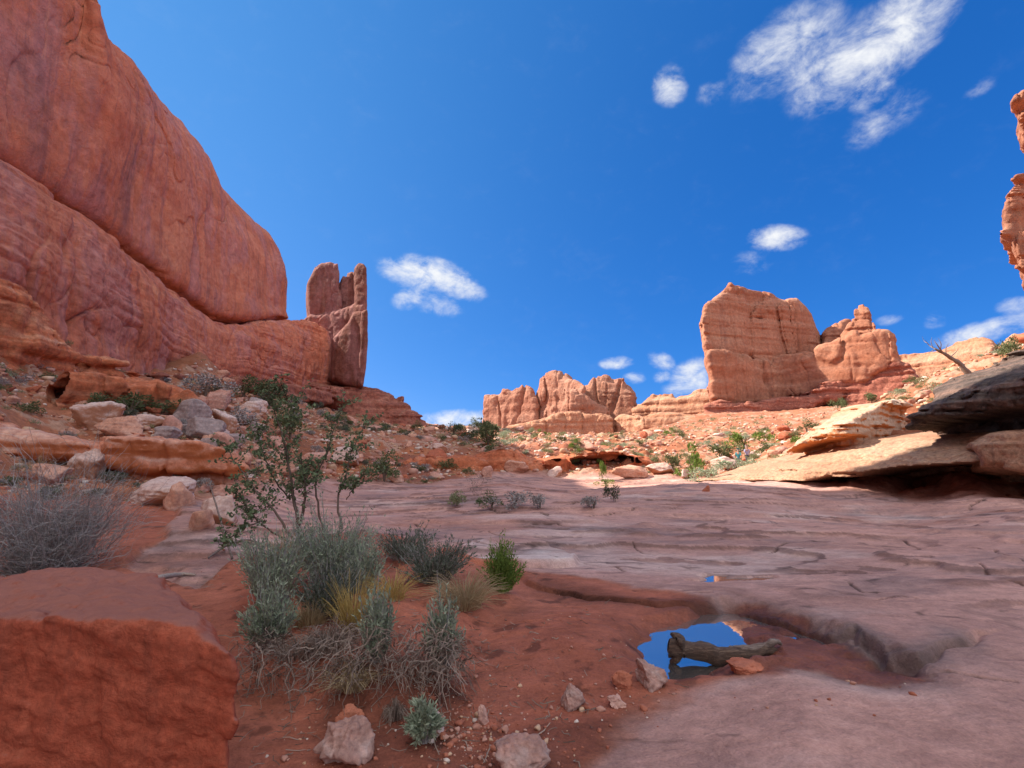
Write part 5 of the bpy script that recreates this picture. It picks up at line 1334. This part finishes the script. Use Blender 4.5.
SH = [(515,508,34,16,'grey','middle grey tuft of the three low shrubs on the bare wash'),(540,508,20,16,'grey','right hand grey tuft of the three low shrubs on the bare wash'),
      (457,506,24,16,'scrub','small olive shrub on a ledge left of the three low tufts'),(492,508,26,13,'mid','flat olive tuft at the left of the three low tufts'),
      (594,509,22,15,'grey','grey dome shaped shrub far out on the wash'),(614,501,16,15,'dark','dark little shrub beside the grey dome one'),
      (384,482,38,24,'mid','olive shrub at the left edge of the wash below the talus'),
      (130,414,64,20,'mid','long green bush above the pale boulder heap at left'),(95,410,30,18,'mid','green bush left of the long one above the boulder heap'),
      (205,397,44,24,'grey','grey shrub under the cliff foot'),(243,400,38,24,'mid','olive shrub right of the grey one under the cliff foot'),(268,408,30,26,'dark','dark shrub in the shade below the bench'),
      (95,344,26,16,'dark','single dark shrub at the foot of the cliff wall'),(62,348,20,10,'scrub','pale dry shrub left of the dark one at the cliff wall'),
      (235,430,30,20,'grey','grey brown shrub among the boulders at the right of the heap'),(290,440,40,34,'mid','olive shrub behind the sapling'),
      (454,435,22,12,'dark','dark juniper bush on the skyline of the gap'),(488,448,34,30,'mid','rounded green juniper at the right of the gap'),(470,440,18,10,'dark','low dark bush between the two junipers'),
      (692,477,26,32,'green','bright yellow green bush at the far wash edge'),(673,470,22,18,'mid','grey green bush left of the bright one'),(708,480,30,14,'pale','pale sage below the bright bush'),
      (738,474,44,17,'pale','broad sage bush in front of the two hikers'),(722,462,30,20,'mid','green bush left of the hikers'),(744,449,30,20,'green','round green bush behind the hikers'),
      (760,470,34,12,'scrub','dry scrub right of the hikers'),(602,480,10,20,'green','slender green plant by the sunlit bank'),(606,486,16,8,'green','low green plant at the shadow edge of the wash'),
      (575,452,12,12,'green','green bush on the slope above the bank'),(578,447,14,8,'scrub','pale scrub patch above the bank'),(807,433,18,12,'mid','green bush beneath the red ledge at right'),
      (765,440,16,9,'green','green bush on the slope below the butte'),(803,447,20,12,'green','green bush beside the pale ledge'),(683,440,10,8,'mid','small green bush below the slickrock ridge'),
      (843,412,14,14,'mid','olive bush on the hillside above the pale ledge'),(872,404,16,12,'mid','olive bush higher up the right hillside'),(915,385,16,8,'mid','green bush under the lit dome'),
      (1020,362,20,26,'mid','olive green bush at the right edge above the dark ledge'),(640,446,10,7,'mid','little bush on the middle of the slope')]
for i, (px, py, w, h, kd, lab) in enumerate(SH): shrub(px, py, w, h, kd, lab, i)
twiggy(478, 496, 20, 30, 'spindly bare plant standing alone on the wash', 770, L_BARK, 14, name='bare_plant', cat='plant', curl=.35, leaf=L_SAGEDK, nl=3)

def slope_scrub():
    r = np.random.default_rng(31)
    P = scatter(2600, 16, 170, 9, 50); P = P[seen(P, .4)]
    R = np.hypot(P[:, 0], P[:, 1]); g = fbm(P[:, 0] / 8, P[:, 1] / 8, 2, 3)
    P = P[g > -.25]; R = R[g > -.25]
    size = np.clip(.62 * np.exp(r.normal(0, .4, len(P))) * np.clip(R / 45, .5, 2.0), .2, 2.2)
    idx = np.argsort(-size / R); big, rest = idx[:285], idx[285:1000]
    for i in big:
        left = P[i, 0] < -0.06 * P[i, 1]
        kd = r.choice(['grey', 'mid', 'sage', 'scrub'], p=[.4, .3, .2, .1]) if left else r.choice(['scrub', 'mid', 'pale', 'green'], p=[.5, .2, .2, .1])
        o = obj('scrub_bush', CL[kd][r.integers(0, 3)], None, tuple(P[i] - [0, 0, .05 * size[i]]), (0, 0, r.uniform(0, 6.28)), (size[i], size[i], size[i] * r.uniform(.5, .85)))
        tag(o, 'small dull bush dotted on the shaded left slope' if left else 'small pale bush dotted on the sunlit valley slope', 'bush', 'bushes on the shaded slope' if left else 'bushes on the sunlit slope')
    Vs, Qs, off = [], [], 0
    for i in rest:
        n = 60; d = r.normal(size=(n, 3)); d /= np.linalg.norm(d, axis=1, keepdims=True); d[:, 2] = np.abs(d[:, 2])
        V, Q = leaves_at(P[i] + d * r.uniform(.1, .5, (n, 1)) * size[i] * [1, 1, .8], d + [0, 0, .5], .16 * size[i], .09 * size[i], r)
        Vs.append(V); Qs.append(Q + off); off += len(V)
    o = obj('ground_scrub', mesh_from('ground_scrub', np.concatenate(Vs), np.concatenate(Qs), mats=[L_SCRUB]))
    tag(o, 'low desert scrub spread over the slopes', 'scrub', kind='stuff')
slope_scrub()

# ------------------------------------------------------------------ wood
def wood_mat(name, a, b, c):
    m, t, bs = nodes_mat(name); q = NT(t)
    P = q.opos((3, 30, 30)); n = q.noise(P, 2.2, 8, .7, .6)
    q.l(q.ramp(n, [(.3, a), (.5, b), (.7, c)]), bs.inputs['Base Color']); bs.inputs['Roughness'].default_value = .9
    q.l(q.bump(n, 1.0, .015), bs.inputs['Normal']); return m
M_LOG = wood_mat('log_wood', (.03, .018, .012), (.09, .05, .032), (.20, .13, .085)); M_DRIFT = wood_mat('bleached_wood', (.24, .17, .13), (.42, .32, .26), (.58, .47, .40)); M_SNAG = wood_mat('snag_wood', (.10, .065, .05), (.20, .14, .11), (.34, .26, .21))
def gnarl(paths, sides, amp, fr, seed):
    V, Q = tubes(paths, sides)
    V = np.asarray(V, np.float32); c = V.mean(0)
    n = np.stack([fbm(V[:, 0] * fr + seed, V[:, 1] * fr, V[:, 2] * fr, 4), fbm(V[:, 0] * fr, V[:, 1] * fr + seed + 9, V[:, 2] * fr, 4), fbm(V[:, 0] * fr, V[:, 1] * fr, V[:, 2] * fr + seed + 5, 4)], 1)
    return V + n * amp, Q
def smooth_path(pts, rad, m=6):
    M = cr_weights(len(pts), m * len(pts)); return (M @ np.asarray(pts, float), M @ np.asarray(rad, float))
def log():
    root = empty('driftwood_log', (0, 0, 0)); 
    tag(root, 'weathered driftwood log with a ragged root end lying in the rain pool', 'log')
    Y = 4.25; z0 = POOL_Z
    def q(px, py, dy=0): return at(px, py, Y + dy)
    o0 = q(720, 655); root.location = tuple(float(v) for v in o0)
    S = lambda L: [np.asarray(p) - o0 for p in L]
    main = smooth_path(S([q(668,646,.02),(q(680,648,.01)),q(700,652),q(722,656,-.02),q(745,656,-.02),q(764,650,0),q(776,652,.02)]), [.055,.08,.07,.065,.06,.045,.025])
    add(root, 'trunk', gnarl([main], 14, .022, 9, 1), M_LOG)
    rr = np.random.default_rng(5); rp = []
    c0 = q(682, 648) - o0
    for j in range(13):                                # ragged root plate: short broken stubs all round the thick end
        an = j / 13 * 6.283 + rr.uniform(-.2, .2); ln = rr.uniform(.05, .115)
        d = np.array([-.35 + rr.uniform(-.3, .2), math.cos(an) * .9, math.sin(an)]); st = c0 + d * .02
        rp.append(smooth_path([st, st + d * ln * .5, st + d * ln + rr.normal(size=3) * .012], [.042, .03, rr.uniform(.006, .016)]))
    add(root, 'roots', gnarl(rp, 8, .022, 14, 2), M_LOG)
    bp = [smooth_path(S([q(728,652,.0),q(748,650,.0),q(764,645,0),q(776,641,0),(q(782,645,.02))]), [.035,.032,.03,.024,.01]), smooth_path(S([q(740,660,-.03),q(762,662,-.04),q(778,668,-.05)]), [.035,.03,.012])]
    add(root, 'limbs', gnarl(bp, 9, .016, 14, 3), M_SNAG)
log()
o = boulder(748, 674, 34, 8, M_REDROCK, 260, 'mud red rock jammed under the middle of the driftwood log', name='rock', cat='rock', n=26, rough=.08)
def stick(name, pts, rad, mat, label, amp=.01):
    P = [hit(px, py) + np.array([0, 0, dz]) for px, py, dz in pts]; o0 = P[0].copy()
    V, Q = gnarl([smooth_path([p - o0 for p in P], rad)], 8, amp, 12, 4)
    return tag(obj(name, mesh_from(name, V, Q, mats=[mat]), None, o0), label, 'stick')
stick('driftwood_stick', [(126,592,.03),(142,588,.06),(160,584,.07),(178,579,.05),(196,577,.03)], [.05,.045,.035,.03,.012], M_DRIFT, 'bleached curved stick lying on the slab behind the huge red boulder')
stick('dead_branch', [(232,560,.02),(222,548,.3),(212,536,.62),(204,528,.9)], [.02,.018,.014,.006], M_SNAG, 'thin dark leafless stick leaning left of the sapling', .004)
stick('dead_branch', [(208,560,.03),(226,553,.10),(246,550,.16),(268,552,.1)], [.014,.02,.02,.012], M_SNAG, 'dark dead branch lying at the foot of the sapling', .008)
def snag():
    Y = 29.0; b = at(967, 374, Y); root = empty('dead_tree', b); tag(root, 'leaning bare dead tree on the sunlit hillside at right', 'tree')
    q = lambda px, py, dy=0: at(px, py, Y + dy) - b
    add(root, 'trunk', gnarl([smooth_path([q(970,377),q(962,366),q(953,359),q(943,353),q(936,349)], [.17,.14,.11,.08,.06])], 9, .05, 3, 5), M_SNAG)
    B = [([(943,353),(938,346),(934,340)], .08), ([(946,354),(946,348),(949,343)], .06), ([(936,349),(930,346),(925,340)], .07), ([(936,349),(932,351),(927,354)], .05), ([(950,357),(956,352),(958,348)], .06), ([(940,351),(941,344),(938,338)], .05), ([(933,348),(931,342),(932,337)], .04), ([(927,343),(924,341),(922,336)], .03)]
    add(root, 'branches', tubes([smooth_path([q(x, y, .25 * ((i * 37) % 5 - 2)) if j else q(x, y) for j, (x, y) in enumerate(pp)], [w * .6, w * .4, w * .12]) for i, (pp, w) in enumerate(B)], 5), M_SNAG)
snag()

# ------------------------------------------------------------------ two hikers far off
def cloth(name, c):
    m, t, b = nodes_mat(name); b.inputs['Base Color'].default_value = (*c, 1); b.inputs['Roughness'].default_value = .85; return m
def skin_mesh(name, verts, edges, mat, parent, root_i=0):
    me = bpy.data.meshes.new(name); me.from_pydata([v[:3] for v in verts], edges, []); o = bpy.data.objects.new(name, me); COL.objects.link(o)
    s = o.modifiers.new('s', 'SKIN'); o.modifiers.new('d', 'SUBSURF').levels = 2; o.modifiers['d'].render_levels = 2
    for i, v in enumerate(verts): me.skin_vertices[0].data[i].radius = (v[3], v[3] if len(v) < 5 else v[4])
    me.skin_vertices[0].data[root_i].use_root = True
    dg = bpy.context.evaluated_depsgraph_get(); m2 = bpy.data.meshes.new_from_object(o.evaluated_get(dg)); m2.materials.clear(); m2.materials.append(mat)
    for p in m2.polygons: p.use_smooth = True
    bpy.data.objects.remove(o); bpy.data.meshes.remove(me)
    return obj(name, m2, parent)
M_SKIN = cloth('skin', (.42, .24, .17))
def hiker(px, Y, shirt, pants, hat, label, rz, phase):
    x = at(px, 460, Y)[0]; root = empty('person', (x, Y, gz(x, Y)), rz); tag(root, label, 'person')
    s = .16 * phase
    body = [(0,0,.94,.13,.10),(0,0,1.12,.125,.09),(0,0,1.34,.15,.10),(0,0,1.46,.07,.06),(0,-.01,1.53,.05,.05),(0,-.03,1.62,.085,.095),(0,-.03,1.73,.075,.085),
            (.19,0,1.41,.055,.055),(.24,-s*.6,1.16,.042,.042),(.25,-.12-s,.93,.033,.033),(.25,-.16-s,.85,.035,.02),(-.19,0,1.41,.055,.055),(-.24,s*.6,1.16,.042,.042),(-.25,-.08+s,.93,.033,.033),(-.25,-.12+s,.85,.035,.02),
            (.09,0,.88,.085,.085),(.10,-s,.5,.06,.06),(.10,s*1.2,.1,.042,.042),(.10,s*1.2-.14,.04,.045,.03),(-.09,0,.88,.085,.085),(-.10,s,.5,.06,.06),(-.10,-s*1.2,.1,.042,.042),(-.10,-s*1.2-.14,.04,.045,.03)]
    ed = [(0,1),(1,2),(2,3),(3,4),(4,5),(5,6),(2,7),(7,8),(8,9),(9,10),(2,11),(11,12),(12,13),(13,14),(0,15),(15,16),(16,17),(17,18),(0,19),(19,20),(20,21),(21,22)]
    skin_mesh('body', body, ed, M_SKIN, root)
    g = lambda i, k=1.18: (*body[i][:3], body[i][3] * k, body[i][4] * k)
    skin_mesh('shirt', [g(0), g(1), g(2), g(3, 1.05), g(7, 1.3), g(8, 1.35), g(11, 1.3), g(12, 1.35)], [(0,1),(1,2),(2,3),(2,4),(4,5),(2,6),(6,7)], shirt, root, 1)
    skin_mesh('trousers', [g(0, 1.12), g(15), g(16, 1.25), g(17, 1.4), g(19), g(20, 1.25), g(21, 1.4)], [(0,1),(1,2),(2,3),(0,4),(4,5),(5,6)], pants, root)
    skin_mesh('hat', [(0,-.03,1.74,.115,.125),(0,-.03,1.80,.085,.09),(0,-.12,1.725,.07,.06)], [(0,1),(0,2)], hat, root)
hiker(738.5, 46.0, cloth('teal_shirt', (.035, .2, .23)), cloth('dark_trousers', (.05, .05, .07)), cloth('teal_hat', (.05, .25, .3)), 'hiker in a teal shirt standing behind the sage bush', 2.6, 1)
hiker(747.5, 46.6, cloth('lavender_shirt', (.38, .36, .52)), cloth('navy_trousers', (.04, .05, .1)), cloth('pale_hat', (.5, .45, .42)), 'hiker in a pale lavender shirt, right of the teal one', 2.9, -1)
